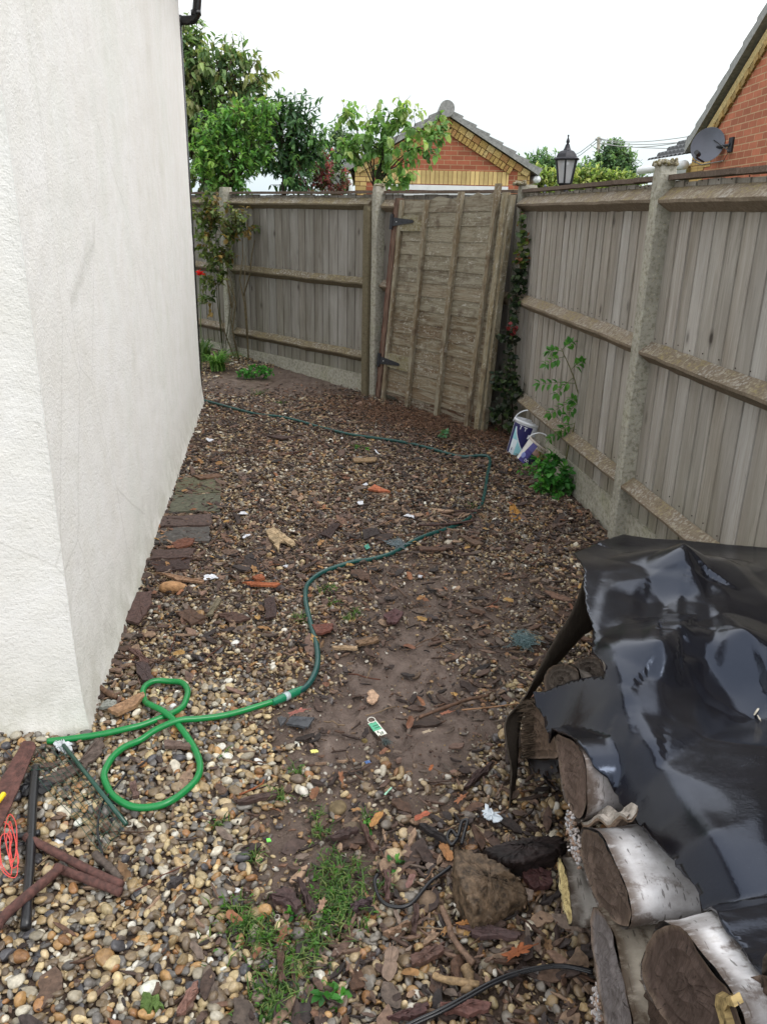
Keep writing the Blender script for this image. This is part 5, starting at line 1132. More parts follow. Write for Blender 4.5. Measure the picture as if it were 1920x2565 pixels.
# ------------------------------------------------------------------ the felt sheet
def seg(x, y, a, b):
    ax, ay = a[:2]; bx, by = b[:2]; dx, dy = bx-ax, by-ay; t = np.clip(((x-ax)*dx+(y-ay)*dy)/(dx*dx+dy*dy), 0, 1)
    return np.hypot(x-ax-t*dx, y-ay-t*dy), t, np.sign((x-ax)*dy-(y-ay)*dx)
g6 = lambda u, v: G(u, v, .6)
folds = []
for (p, q, a0, a1, wl, wr_) in (((1560, 1335), (1702, 1405), .01, .045, .10, .05), ((1702, 1400), (1702, 1585), .05, .06, .035, .10), ((1702, 1585), (1650, 1640), .055, .05, .04, .07), ((1650, 1640), (1655, 1770), .05, .02, .05, .09),
        ((1712, 1420), (1865, 1610), .04, .05, .10, .05), ((1865, 1610), (1960, 1650), .05, .05, .07, .08), ((1640, 1560), (1560, 1720), .02, .02, .1, .05), ((1760, 1600), (1830, 1670), -.02, -.03, .04, .04),
        ((1715, 1480), (1680, 1770), -.045, -.02, .05, .06), ((1620, 1480), (1590, 1740), -.03, -.03, .06, .05), ((1800, 1380), (1930, 1500), .03, .03, .06, .12), ((1400, 1790), (1446, 1800), .03, .02, .03, .02), ((1440, 1730), (1446, 1850), .02, .015, .04, .012),
        ((1640, 1900), (1870, 1740), -.05, -.05, .08, .10), ((1870, 1740), (1960, 1700), -.05, -.05, .08, .08), ((1520, 1910), (1660, 2010), -.02, -.02, .05, .05), ((1880, 1850), (1900, 2150), .02, .03, .1, .1)):
    folds.append((g6(*p), g6(*q), a0, a1, wl, wr_))
LTOP = []
for (P_, c_, a_, l_, sh_) in LOGP[:4]:
    yy_ = np.linspace(P_[:, 1].min()-.004, P_[:, 1].max()+.004, 50); tops = []
    PP = np.concatenate([P_+(np.roll(P_, -1, 0)-P_)*q for q in (0, .33, .66)])
    for q in yy_: k_ = np.abs(PP[:, 1]-q) < .014; tops.append(PP[k_, 2].max() if k_.any() else -1)
    LTOP.append((yy_, np.array(tops), c_, a_, l_))
def fh(x, y):
    x = np.asarray(x, float); y = np.asarray(y, float)
    h = .565+.05*sst(2.0, 1.0, y)+.012*(fbm(x*2, y*2, 61)-.5)
    for (a, b, a0, a1, wl, wr_) in folds:
        d, t, s = seg(x, y, a, b); w_ = np.where(s > 0, wr_, wl); h = h+.72*(a0+(a1-a0)*t)*np.clip(1-(np.sqrt(d*d+.00001)-.003)/(2.3*w_), 0, 1)
    h = h-.24*sst(.60, .38, x)*sst(2.3, 1.7, y)-.10*sst(.52, .44, x)*sst(1.7, 1.3, y)-.5*sst(2.75, 3.6, y)*0
    h = h-.2*sst(1.40, 1.56, x)-.05*sst(2.35, 2.7, y)
    for (yt, zt, c0, a0_, ln_) in LTOP:
        s_l = (x-c0[0])/a0_[0]; ys = y-a0_[1]*s_l; zz_ = np.interp(ys, yt, zt, left=-1, right=-1)+a0_[2]*s_l+.010
        zz_ = np.where((s_l > -.02) & (s_l < ln_+.03), zz_, -1.); k = .012; d = np.clip(.5+.5*(h-zz_)/k, 0, 1); h = zz_*(1-d)+h*d+k*d*(1-d)
    return h+.0012*(fbm(x*14, y*14, 62)-.5)
def FR(u, v):
    d = ray(u, v); t = np.linspace(.35, 4.2, 3000); P = CAM+np.outer(t/ d[1]*1.0, d); f = P[:, 2]-fh(P[:, 0], P[:, 1]); k = np.where((f[:-1] > 0) & (f[1:] <= 0))[0]
    if len(k) == 0: k = [int(np.argmin(f))]
    return P[k[0]]
ol = [c8(*q) for q in ((410, 148), (462, 230), (455, 290), (470, 390), (500, 480), (490, 590), (520, 610), (540, 660), (545, 700), (500, 687), (400, 705), (235, 755), (245, 820), (282, 872), (338, 925), (430, 975), (500, 1080), (590, 1190), (660, 1290), (730, 1370), (800, 1450), (880, 1540), (960, 1640), (1060, 1765), (1150, 1870), (1200, 1955), (1259, 2010), (1400, 2200))]
O2 = [FR(*q)[:2] for q in ol]; A_ = FR(*c8(410, 148))
O2 += [np.array(q) for q in ((.80, .45), (1.38, .42), (1.50, 1.6), (1.42, 2.66))]
back = [c8(*q) for q in ((1259, 118), (1060, 101), (900, 86), (760, 79), (630, 60), (520, 93))]
O2 += [FR(u, v+4)[:2] for u, v in back]
O2 = np.array(O2)
print('felt outline', np.round(O2, 2).tolist())
def inpoly(x, y, P):
    c = np.zeros(len(x), bool); n = len(P)
    for i in range(n):
        x1, y1 = P[i]; x2, y2 = P[(i+1) % n]
        k = ((y1 > y) != (y2 > y)) & (x < (x2-x1)*(y-y1)/(y2-y1+1e-12)+x1); c ^= k
    return c
from mathutils.geometry import delaunay_2d_cdt
dens = []; n = len(O2)
for i in range(n):
    a, b = O2[i], O2[(i+1) % n]; m_ = max(int(np.linalg.norm(b-a)/.015), 1)
    for j in range(m_): dens.append(a+(b-a)*j/m_+(rng.normal(0, .0012, 2) if j else 0))
dens = np.array(dens); gx_, gy_ = np.meshgrid(np.arange(.3, 1.5, .0085), np.arange(.4, 3.2, .0085)); gx_, gy_ = gx_.ravel()+rng.normal(0, .0004, gx_.size), gy_.ravel()
k = inpoly(gx_, gy_, O2); pts = [Vector(p) for p in dens]+[Vector((a, b)) for a, b in zip(gx_[k], gy_[k])]
res = delaunay_2d_cdt(pts, [(i, (i+1) % len(dens)) for i in range(len(dens))], [], 1, 1e-5)
V2 = np.array([tuple(v) for v in res[0]]); F2 = np.array([tuple(f) for f in res[2] if len(f) == 3])
mb = MB(); mb.add(np.stack([V2[:, 0], V2[:, 1], fh(V2[:, 0], V2[:, 1])], 1), F2, (1, 1, 1))
felt = build('roofing_felt', mb, MTP, base=(.9, 1.7, 0), smooth=True)
tag(felt, 'large glossy black sheet of roofing felt draped and creased over the log pile', 'sheet')
sm = felt.modifiers.new('thickness', 'SOLIDIFY'); sm.thickness = .004; sm.offset = -1
# far side of the sheet hanging to the ground, matte underside showing
ou = [(462, 236), (440, 310), (400, 410), (320, 540), (240, 690), (190, 790), (132, 850), (110, 900), (118, 990), (138, 1090), (132, 1180), (130, 1285)]
inn = [(500, 300), (505, 400), (492, 478), (440, 520), (335, 640), (240, 750), (196, 830), (176, 900), (168, 970), (166, 1060), (152, 1190), (137, 1292)]
yo = [2.40, 2.40, 2.38, 2.34, 2.28, 2.20, 2.10, 2.03, 1.98, 1.95, 1.92, 1.90]
mb = MB(); V = []; r = np.random.default_rng(31)
Po = smooth([D(*c8(*q), y) for q, y in zip(ou, yo)], 4); Pi = smooth([D(*c8(*q), y+.10*sin(i/11*pi)+.02) for i, (q, y) in enumerate(zip(inn, yo))], 4)
NW = 9
for j in range(len(Po)):
    bow = np.array([-.02, -.03, 0])*sin(j/len(Po)*pi)
    for i in range(NW): q = i/(NW-1); V.append(Po[j]*(1-q)+Pi[j]*q+bow*sin(q*pi)+r.normal(0, .0008, 3))
mb.add(np.array(V), np.array([(j*NW+i, j*NW+i+1, (j+1)*NW+i+1, (j+1)*NW+i) for j in range(len(Po)-1) for i in range(NW-1)]), lin(78, 70, 62))
fl_ = build('hanging_flap', mb, MFELT, felt, smooth=True); fl_['label'] = 'matte brown underside of the felt hanging to the ground'
sm = fl_.modifiers.new('thickness', 'SOLIDIFY'); sm.thickness = .004
mb = MB(); scatter(mb, lfs, np.array([FR(*c8(1212, 850)), FR(*c8(1222, 878))])+[0, 0, .004], np.array([[.018, .006, .005], [.012, .005, .004]]), rots(2, .1, r), np.tile(lin(214, 206, 190), (2, 1)))
tag(build('leaf_fragment', mb, MDEAD), 'pale curled leaf fragment lying on the black felt', 'leaf')

# ================================================================== THINGS LYING ABOUT
k1 = lambda x, y: (x/2.3657, 1800+y/2.3657); k2 = lambda x, y: (600+x*.4831, 1650+y*.4831); k8 = lambda x, y: (400+x*.5435, 950+y*.5435); kw = lambda x, y: (x*.452, 900+y*.452)
def flat(name, label, cat, pts, th, col, mat, z=.022, group=None, wob=.002, sub=5, seed=0, kind=None, parent=None, tiltz=0.):
    r = np.random.default_rng(seed+len(label)); P = np.array([GG(u, v, z) for u, v in pts]); c = P.mean(0); n = len(P); mb = MB(); ring = []
    P[:, 2] += tiltz*(P[:, 0]-c[0])
    for i in range(n):
        a, b = P[i], P[(i+1) % n]
        for j in range(sub): ring.append(a+(b-a)*j/sub+r.normal(0, wob, 3)*[1, 1, .3]*(1 if j else .5))
    ring = np.array(ring); m_ = len(ring); layers = [ring*[1, 1, 1]-[0, 0, .0]]
    V = [ring+ez*th]; 
    for q in (.66, .33): V.append(c+(ring-c)*q+ez*th+r.normal(0, wob*.6, (m_, 3))*[.2, .2, 1])
    V.append(np.array([c+ez*th])); top = np.concatenate(V); F_ = []
    for k_ in range(2): F_ += [(k_*m_+i, k_*m_+(i+1) % m_, (k_+1)*m_+(i+1) % m_, (k_+1)*m_+i) for i in range(m_)]
    mb.add(np.concatenate([top, ring]), F_+[(2*m_+i, 2*m_+(i+1) % m_, 3*m_) for i in range(m_)]+[(3*m_+1+i, 3*m_+1+(i+1) % m_, (i+1) % m_, i) for i in range(m_)], col)
    mb.f.append(np.array([list(range(3*m_+1, 4*m_+1))[::-1]]))
    o = build(name, mb, mat, parent); 
    if parent is None: tag(o, label, cat, group, kind)
    return o
def rod(name, label, cat, pts, rr_, col, mat, z=.03, group=None, n=10, rough=.03, sm_=True, zs=None, k_=5):
    P = np.array([GG(u, v, z if zs is None else zs[i]) for i, (u, v) in enumerate(pts)]); P = smooth(P, k_); mb = MB(); mb.tube(P, rr_, n, col, rough=rough); return tag(build(name, mb, mat, smooth=sm_), label, cat, group)
def stone(label, u, v, s, col, seed, group='larger stones lying on the yard', name='stone', flatz=.6, cat='stone'):
    c = GG(u, v, s*.4); mb = MB(); tm = lumpy(3, 2, .35, seed); V, Fc = tm[seed % 2]; V = V*np.array([s*1.2, s*.85, s*flatz]); V = V@rots(1, .2, np.random.default_rng(seed))[0].T
    mb.add(V*(1+.06*(fbm(V[:, 0]*180, V[:, 1]*180+V[:, 2]*120, seed)[:, None]-.5))+c, Fc, col); return tag(build(name, mb, MSTONE, smooth=True), label, cat, group)
BK = (.012, .012, .014)
# left foreground scrap
flat('rusty_plate', 'flat rust brown metal bar pointing up from the left edge towards the white wall', 'metal bar', [k1(140, 140), k1(205, 148), k1(213, 175), k1(120, 400), k1(32, 600), k1(-60, 760), k1(-110, 640), k1(-20, 420)], .006, lin(92, 60, 62)*.9, MRUST, .055, wob=.001)
rod('yellow_plastic_tip', 'bright yellow plastic tip poking in at the left edge', 'plastic', [k1(-70, 560), k1(-10, 490), k1(22, 448)], .008, lin(236, 206, 40), MPLAS, .075)
rod('black_rod', 'straight black plastic rod lying on gravel at the left, the longest of the scrap rods', 'rod', [k1(212, 290), k1(195, 500), k1(178, 850), k1(152, 1240)], .0125, BK, MBLK, .040, rough=.01)
rod('black_rod', 'short black bar crossing under the red string at the left edge', 'rod', [k1(-60, 718), k1(100, 700), k1(238, 678)], .009, BK, MBLK, .035, rough=.05)
flat('rubber_offcut', 'torn black rubber piece beside the top of the black rod', 'rubber', [k1(112, 400), k1(150, 385), k1(205, 296), k1(222, 360), k1(330, 385), k1(250, 455), k1(130, 455)], .004, (.02, .021, .028), MBLK, .03, wob=.004)
gp_ = 'rusty bars scattered at the left'
rod('rusty_bar', 'longer of two parallel rusty bars, upper one crossing the black rod', 'bar', [k1(150, 700), k1(300, 780), k1(540, 905), k1(722, 988)], .0115, lin(104, 76, 66), MRUST, .040, gp_, rough=.05)
rod('rusty_bar', 'shorter rusty bar lying just below the longer one', 'bar', [k1(330, 882), k1(520, 955), k1(715, 1032)], .0115, lin(100, 72, 64), MRUST, .034, gp_, rough=.05)
rod('rusty_bar', 'curved dark rusty bar running off the left edge over the black rod', 'bar', [k1(362, 882), k1(240, 985), k1(110, 1095), k1(20, 1180), k1(-60, 1300)], .0125, lin(80, 62, 62), MRUST, .055, gp_, rough=.05)
r = np.random.default_rng(60); P = []
for i in range(46): a = i*.72; q_ = .55+.45*sin(i*.47+1); P.append(k1(58+(54*cos(a)+22*sin(a*.5))*q_+r.normal(0, 5), 760+(165*sin(a+.4)-40*cos(i*.3))*(.45+.55*abs(cos(i*.23)))+r.normal(0, 8)))
rod('red_string', 'tangled loop of thin red string over the rusty bars at the left edge', 'string', P, .0015, lin(206, 76, 70), MPLAS, .058, n=6, rough=0, k_=3)
fm = thing('wire_mesh', 'green plastic coated stake with fine wire netting attached, beside the hose loop', 'netting', GG(*c7(380, 870)))
mb = MB(); mb.tube([GG(*c7(376, 868), .045), GG(*c7(560, 1100), .045), GG(*c7(748, 1338), .04)], .0065, 10, lin(34, 74, 62)); build('stake', mb, MPLAS, fm, smooth=True)
mb = MB(); A_, B_ = np.array(c7(380, 870)), np.array(c7(748, 1338)); L_ = np.array([-118., 18.]); L2_ = np.array([-60., 70.])
for i in range(12):
    t_ = i/11; a = A_+(B_-A_)*t_; b = a+(L_*(1-t_)+L2_*t_)*(1+.1*sin(i)); Pz = smooth(np.array([GG(*(a+(b-a)*q+[0, 3*sin(q*9+i)]), .04+.012*sin(q*7+i)) for q in np.linspace(0, 1, 7)]), 3); mb.tube(Pz, .0009, 5, lin(30, 66, 54))
for j in range(8):
    q = j/7; Pz = smooth(np.array([GG(*((A_+(B_-A_)*t_)+(L_*(1-t_)+L2_*t_)*q+[3*sin(t_*11+j), 0]), .042+.010*sin(t_*8+j)) for t_ in np.linspace(0, 1, 9)]), 3); mb.tube(Pz, .0009, 5, lin(30, 66, 54))
build('netting', mb, MPLAS, fm)
rod('black_cable', 'thin black doubled cable running down beside the wire netting', 'cable', [c7(745, 1035), c7(690, 1110), c7(620, 1190), c7(588, 1280), c7(578, 1370), c7(590, 1450), c7(608, 1520)], .0035, (.03, .028, .03), MBLK, .034, rough=.02)
flat('plastic_scrap', 'crumpled white translucent plastic at the top of the green stake', 'plastic', [c7(318, 860), c7(350, 838), c7(395, 850), c7(425, 890), c7(385, 925), c7(345, 905)], .004, lin(196, 200, 204), MPLAS, .03, wob=.005)
flat('wooden_slat', 'broken pale brown slat leaning towards the small hose loop', 'wood', [c7(640, 672), c7(700, 640), c7(850, 570), c7(862, 592), c7(800, 650), c7(700, 700)], .014, lin(168, 132, 100), MBARK, .03, wob=.002)
flat('flat_stone', 'smooth grey green flat stone beside the broken slat', 'stone', [c7(588, 655), c7(640, 612), c7(695, 622), c7(680, 655)], .012, lin(158, 160, 152), MSTONE, .022)
rod('stick', 'short brown stick lying against the foot of the white wall', 'stick', [c7(590, 520), c7(640, 560), c7(690, 585)], .009, lin(120, 92, 72), MBARK, .035, rough=.12)
rod('stick', 'short grey brown stick above the ends of the parallel rusty bars', 'stick', [k1(560, 800), k1(630, 870), k1(712, 955)], .010, lin(104, 92, 84), MBARK, .034, rough=.16)
flat('bark_strip', 'curved grey strip of bark behind the wire netting', 'bark', [k1(240, 380), k1(420, 300), k1(560, 220), k1(570, 130), k1(620, 120), k1(610, 210), k1(520, 290), k1(400, 360), k1(250, 420)], .008, lin(100, 86, 78), MBARK, .024, wob=.003)
gb = 'bark and wood pieces near the hose'
for i, (pts, lab, c) in enumerate((([k1(970, 145), k1(1130, 160), k1(1130, 185), k1(975, 180)], 'squared grey bark block inside the right of the large hose loop', (118, 98, 88)), ([k1(770, 390), k1(810, 385), k1(825, 480), k1(790, 480)], 'mottled bark chunk standing inside the large hose loop', (112, 88, 80)), ([k1(990, 1000), k1(1080, 930), k1(1085, 965), k1(1040, 1010), k1(990, 1018)], 'dark slate grey bark flake right of the rusty bars', (70, 64, 64)), ([k1(1040, 1770), k1(1100, 1640), k1(1175, 1575), k1(1160, 1660), k1(1075, 1775)], 'long pinkish splinter of wood near the bottom edge left of centre', (140, 104, 92)), ([k1(1390, 500), k1(1640, 440), k1(1640, 470), k1(1420, 520)], 'thin straight brown strip of wood lying on the edge of the mud', (84, 66, 60)))):
    flat('bark_piece', lab, 'bark', pts, .012, lin(*c), MBARK, .022, gb, seed=i, wob=.0025)
flat('mossy_stone', 'moss covered green flat stone near the bottom edge', 'stone', [k1(840, 1660), k1(950, 1655), k1(965, 1720), k1(900, 1755), k1(832, 1735)], .012, lin(96, 120, 62), MSTONE, .024, wob=.004)
# along the foot of the white wall
gs = 'slabs set along the foot of the white wall'
for i, (pts, lab, c, th) in enumerate((([kw(990, 662), kw(1222, 664), kw(1222, 745), kw(965, 755)], 'farthest greenish slab by the white wall', (108, 106, 84), .012), ([kw(962, 762), kw(1222, 752), kw(1218, 850), kw(938, 862)], 'second greenish slab by the white wall with pebbles on it', (104, 104, 88), .014), ([kw(888, 888), kw(1172, 876), kw(1168, 935), kw(868, 945)], 'brown splitting slab third along the white wall', (98, 80, 74), .020), ([kw(866, 950), kw(1162, 940), kw(1158, 1020), kw(848, 1030)], 'grey slab fourth along the white wall', (98, 94, 90), .015), ([kw(845, 1078), kw(1085, 1070), kw(1062, 1120), kw(838, 1130)], 'dark wet timber slab nearest the camera by the white wall', (92, 72, 66), .024), ([kw(836, 1135), kw(1060, 1126), kw(1050, 1182), kw(870, 1195)], 'darkest rotten timber at the near end of the slabs', (72, 54, 50), .018))):
    flat('slab', lab, 'slab', pts, th, lin(*c)*.9, MSTONE if i in (0, 1, 3) else MBARK, .012, gs, seed=i, wob=.005)
gb2 = 'wood pieces scattered beside the slabs'
for i, (pts, lab, c) in enumerate((([kw(1070, 650), kw(1200, 640), kw(1239, 655), kw(1110, 668)], 'thin brown board lying across the far end of the slabs', (126, 96, 76)), ([kw(950, 1030), kw(1010, 1000), kw(1078, 1005), kw(1060, 1035), kw(980, 1055)], 'reddish brown bark plate lying on the near slabs', (124, 78, 60)), ([kw(860, 1185), kw(1000, 1210), kw(1130, 1235), kw(1120, 1246), kw(980, 1230)], 'pale thin lath lying diagonally in front of the slabs', (172, 136, 108)), ([kw(690, 1460), kw(760, 1300), kw(850, 1298), kw(830, 1380), kw(770, 1470)], 'dark broad board lying close against the wall foot', (100, 76, 70)), ([kw(975, 1410), kw(1060, 1390), kw(1140, 1440), kw(1060, 1480)], 'flat brown bark slab with orange spot in the gravel', (100, 76, 62)), ([kw(1140, 1430), kw(1200, 1330), kw(1230, 1340), kw(1180, 1420)], 'greyish greenish bark strip near the orange shard', (128, 118, 96)), ([kw(710, 1610), kw(760, 1620), kw(830, 1680), kw(800, 1700)], 'brown bark shard above the small hose loop', (112, 84, 76)), ([kw(735, 1680), kw(820, 1690), kw(860, 1800), kw(790, 1790)], 'dark crumbling bark lump just above the small hose loop', (84, 68, 66)), ([k8(270, 1090), k8(350, 1080), k8(420, 1110), k8(330, 1130)], 'flat wet bark flake in the left middle of the gravel', (92, 68, 58)), ([k8(480, 1020), k8(530, 1010), k8(540, 1100), k8(490, 1110)], 'dark square bark flake left of the hose bend', (76, 58, 54)), ([k8(740, 720), k8(800, 670), k8(830, 672), k8(790, 740)], 'dark curled bark strip in the centre of the yard', (66, 48, 44)), ([k8(930, 700), k8(1000, 690), k8(1010, 720), k8(940, 745)], 'black burnt looking bark flake left of the dark hose', (60, 50, 48)), ([k8(700, 1140), k8(800, 1135), k8(790, 1170), k8(720, 1180)], 'reddish leaf shaped bark flake right of the hose bend', (120, 74, 62)), ([k8(900, 1215), k8(1010, 1190), k8(1000, 1215), k8(920, 1235)], 'tan bark lump at the top of the mud patch', (138, 110, 84)), ([k8(790, 1235), k8(910, 1240), k8(905, 1250), k8(800, 1248)], 'pale edged splinter at the top edge of the mud patch', (186, 158, 126)), ([k8(1035, 1090), k8(1080, 1065), k8(1125, 1085), k8(1090, 1130), k8(1050, 1130)], 'purplish brown dead leaf flattened right of the hose bend', (96, 66, 66)), ([k8(1380, 730), k8(1400, 725), k8(1490, 765), k8(1450, 770)], 'grey brown block of wood right of the dark hose', (116, 92, 76)), ([k8(1190, 778), k8(1320, 782), k8(1310, 792), k8(1200, 792)], 'thin brown stick like splinter below the dark hose', (106, 80, 66)), ([k8(890, 368), k8(1000, 365), k8(995, 382), k8(895, 385)], 'pale flat piece of wood in the far middle of the yard', (160, 132, 98)), ([k8(480, 262), k8(640, 268), k8(560, 280)], 'long thin dark lath lying at the far left of the yard', (82, 62, 56)))):
    flat('wood_piece', lab, 'wood', pts, .010, lin(*c)*.9, MBARK, .026, gb2, seed=i, wob=.003)
stone('knobbly orange brown lump of wood or stone near the foot of the white wall', *kw(955, 1268), .062, lin(190, 146, 104), 3, None, 'brown_lump', .55, 'lump')
flat('birch_bark_piece', 'cream curl of birch bark in the left middle of the yard', 'bark', [k8(488, 700), k8(530, 690), k8(560, 715), k8(625, 765), k8(610, 775), k8(560, 755), k8(545, 795), k8(510, 745)], .012, lin(196, 172, 138), MRB, .03, wob=.004)
go = 'orange terracotta shards in the yard'
flat('orange_shard', 'orange triangular shard in the far middle of the gravel', 'shard', [k8(958, 512), k8(990, 492), k8(1060, 524), k8(1010, 522)], .012, lin(188, 112, 80), MSTONE, .028, go)
flat('orange_shard', 'long thin orange shard in the left middle of the gravel', 'shard', [k8(380, 940), k8(440, 942), k8(555, 948), k8(530, 960), k8(420, 955)], .010, lin(172, 102, 68), MSTONE, .028, go)
flat('orange_shard', 'stubby orange brown shard just above the long thin one', 'shard', [k8(425, 920), k8(470, 908), k8(485, 925), k8(445, 935)], .014, lin(160, 96, 66), MSTONE, .028, go)
gw = 'white scraps dropped on the gravel'
for i, (u, v, s, lab) in enumerate(((405, 728, 22, 'bright white folded scrap right of the slabs'), (232, 918, 34, 'crumpled white scrap near the brown lump'), (948, 485, 12, 'small white scrap above the orange triangular shard'), (925, 570, 16, 'white flecked scrap below the orange triangular shard'), (1145, 638, 26, 'pale grey scrap right of the centre'), (385, 622, 20, 'pale bluish scrap beside the slabs'), (1020, 330, 30, 'torn white paper scrap beyond the orange shard'), (228, 278, 18, 'tiny white scrap at the far left'), (580, 862, 10, 'tiny white chip left of the dark hose'), (1200, 910, 12, 'tiny white fragment above the felt'))):
    r = np.random.default_rng(500+i); a = np.sort(r.uniform(0, 2*pi, 6)); flat('white_scrap', lab, 'scrap', [k8(u+s*cos(q)*r.uniform(.7, 1.1), v+s*.55*sin(q)) for q in a[::-1]], .004, lin(214, 216, 222), MPLAS, .030, gw, seed=i, wob=.003)
rod('stick', 'dark knotty stick lying across the hose in the right middle', 'stick', [k8(1190, 672), k8(1290, 670), k8(1380, 662), k8(1450, 650)], .006, lin(86, 62, 56), MBARK, .042, rough=.12)
rod('stick', 'dark thin stick just beyond the hidden part of the hose', 'stick', [k8(1360, 608), k8(1420, 606), k8(1465, 610)], .005, lin(78, 56, 50), MBARK, .036, rough=.12)
rod('stick', 'pale thin stick lying in front of the gravel board at the back', 'stick', [(740, 1030), (775, 1025), (818, 1017)], .005, lin(150, 120, 92), MBARK, .03, rough=.1)
flat('amber_leaf', 'large amber leaf standing in gravel below the fence weeds', 'leaf', [(1276, 1268), (1284, 1262), (1312, 1296), (1298, 1304), (1280, 1302)], .003, lin(172, 122, 50), MDEAD, .02, wob=.004, tiltz=.1)
# mud patch: label, slate, stones, leaves
lb_ = thing('plant_label', 'white and green plastic plant label lying in the mud', 'label', GG(*k2(715, 365)))
flat('tag', 'x', '', [k2(664, 338), k2(707, 322), k2(763, 390), k2(720, 405)], .0015, lin(226, 226, 212), MPLAS, .018, wob=.0002, parent=lb_)
flat('printed_panel', 'x', '', [k2(668, 340), k2(705, 326), k2(737, 364), k2(694, 378)], .0008, lin(70, 168, 128), MPLAS, .0198, wob=.0002, parent=lb_)
r = np.random.default_rng(2)
mb = MB(); P = [GG(*k2(683+20*cos(q), 318+14*sin(q)), .022) for q in np.linspace(0, 6.2, 14)]; mb.tube(P, .0016, 6, lin(222, 220, 210)); build('loop', mb, MPLAS, lb_)
for (u, v, w_, h_) in ((690, 350, 26, 2.5), (700, 360, 26, 2.5), (712, 376, 5, 10), (726, 380, 3, 16), (735, 378, 5, 12)):
    mb = MB(); c = GG(*k2(u, v), .0212+(.001 if u < 705 else 0)); d = GG(*k2(u+w_, v-w_*.35), .0212)-c; 
    q = [c, GG(*k2(u+w_, v-w_*.36), .0212), GG(*k2(u+w_+h_*.5, v-w_*.36+h_), .0212), GG(*k2(u+h_*.5, v+h_), .0212)]; mb.prism(q, (0, 0, .0004), lin(30, 60, 46)); build('print', mb, MPLAS, lb_)
flat('slate_piece', 'dark grey slate triangle at the left edge of the mud', 'slate', [k2(270, 308), k2(390, 314), k2(352, 364), k2(240, 346)], .008, lin(84, 86, 90), MSTONE, .018, 'slate pieces by the hose connector', wob=.001)
flat('slate_piece', 'smaller dark slate chip left of the slate triangle', 'slate', [k2(195, 318), k2(215, 306), k2(244, 318), k2(215, 358)], .008, lin(90, 90, 92), MSTONE, .018, 'slate pieces by the hose connector', wob=.001)
for i, (u, v, s, c, lab) in enumerate(((1250, 930, .034, (186, 166, 134), 'largest pale flat stone beyond the loose log chunk'), (505, 775, .028, (142, 124, 94), 'round mossy tan stone at the lower left of the mud'), (1370, 680, .024, (182, 162, 134), 'pale cream stone touching the hanging felt'), (1300, 690, .02, (178, 160, 132), 'cream stone left of the one touching the felt'), (1410, 145, .022, (186, 166, 124), 'pale yellow stone beside the felt at the top of the mud'), (1285, 515, .012, (196, 186, 160), 'small white stone right of the label'), (1345, 355, .013, (190, 174, 144), 'small cream stone beside the felt edge'), (1310, 425, .013, (180, 164, 130), 'small tan stone beside the felt edge below the cream one'), (645, 425, .012, (130, 112, 70), 'small olive stone just below the label'), (985, 178, .012, (172, 150, 118), 'tan stone above the label near the top of the mud'), (580, 880, .028, (128, 112, 94), 'dull brown rounded stone below the mud'), (1010, 1260, .03, (138, 116, 96), 'chunky brown stone left of the loose log chunk'), (900, 1210, .02, (186, 170, 146), 'pale angular stone inside the curved cable'), (680, 1325, .022, (150, 108, 64), 'orange brown stone above the grass patch edge'), (1640, 1460, .016, (206, 196, 164), 'pale yellow stone beside the stack of logs'), (1275, 1590, .020, (168, 156, 136), 'grey cream stone near the bottom right gravel'), (770, 1710, .020, (178, 124, 60), 'orange stone at the bottom centre'), (660, 1845, .018, (214, 208, 196), 'white stone at the bottom edge centre'), (1340, 1580, .018, (120, 120, 100), 'olive grey stone at the lower right'), (250, 45, .024, (176, 156, 126), 'flat cream stone above the hose connector'), (1620, 1340, .02, (160, 140, 110), 'tan stone wedged near the logs'))):
    stone(lab, *k2(u, v), s*.85, lin(*c)*.85, i+1)
gl_ = 'single large dead leaves'
def deadleaf(label, u, v, s, ang, col, seed, lob=0, asp=.62, tilt=.15):
    c = GG(u, v, .034); mb = MB(); n = 26; r = np.random.default_rng(seed); a = np.linspace(0, 2*pi, n, endpoint=False)
    rad_ = (.45+.55*np.abs(np.cos(a))**(1.2))*(1+(.30*np.cos(7*a) if lob else .03*r.normal(0, 1, n))); x = rad_*np.cos(a)*s; y = rad_*np.sin(a)*s*asp; z = .25*s*(np.abs(y/s)-.3*(x/s)**2)+r.normal(0, .03*s, n)
    V = np.concatenate([np.stack([x, y, z], 1), np.stack([x*.5, y*.5, z*.4], 1), [[0, 0, 0]]]); ca, sa = cos(ang), sin(ang); V = V@np.array([[ca, sa, 0], [-sa, ca, 0], [0, 0, 1]]); V[:, 2] += tilt*V[:, 0]
    mb.add(V+c, [(i, (i+1) % n, n+(i+1) % n, n+i) for i in range(n)]+[(n+i, n+(i+1) % n, 2*n) for i in range(n)], col); mb.tube([V[2*n]+c, V[0]*1.25+c], .0012, 5, col*.8)
    o = tag(build('dead_leaf', mb, MDEAD), label, 'leaf', gl_); s2 = o.modifiers.new('t', 'SOLIDIFY'); s2.thickness = .0008; return o
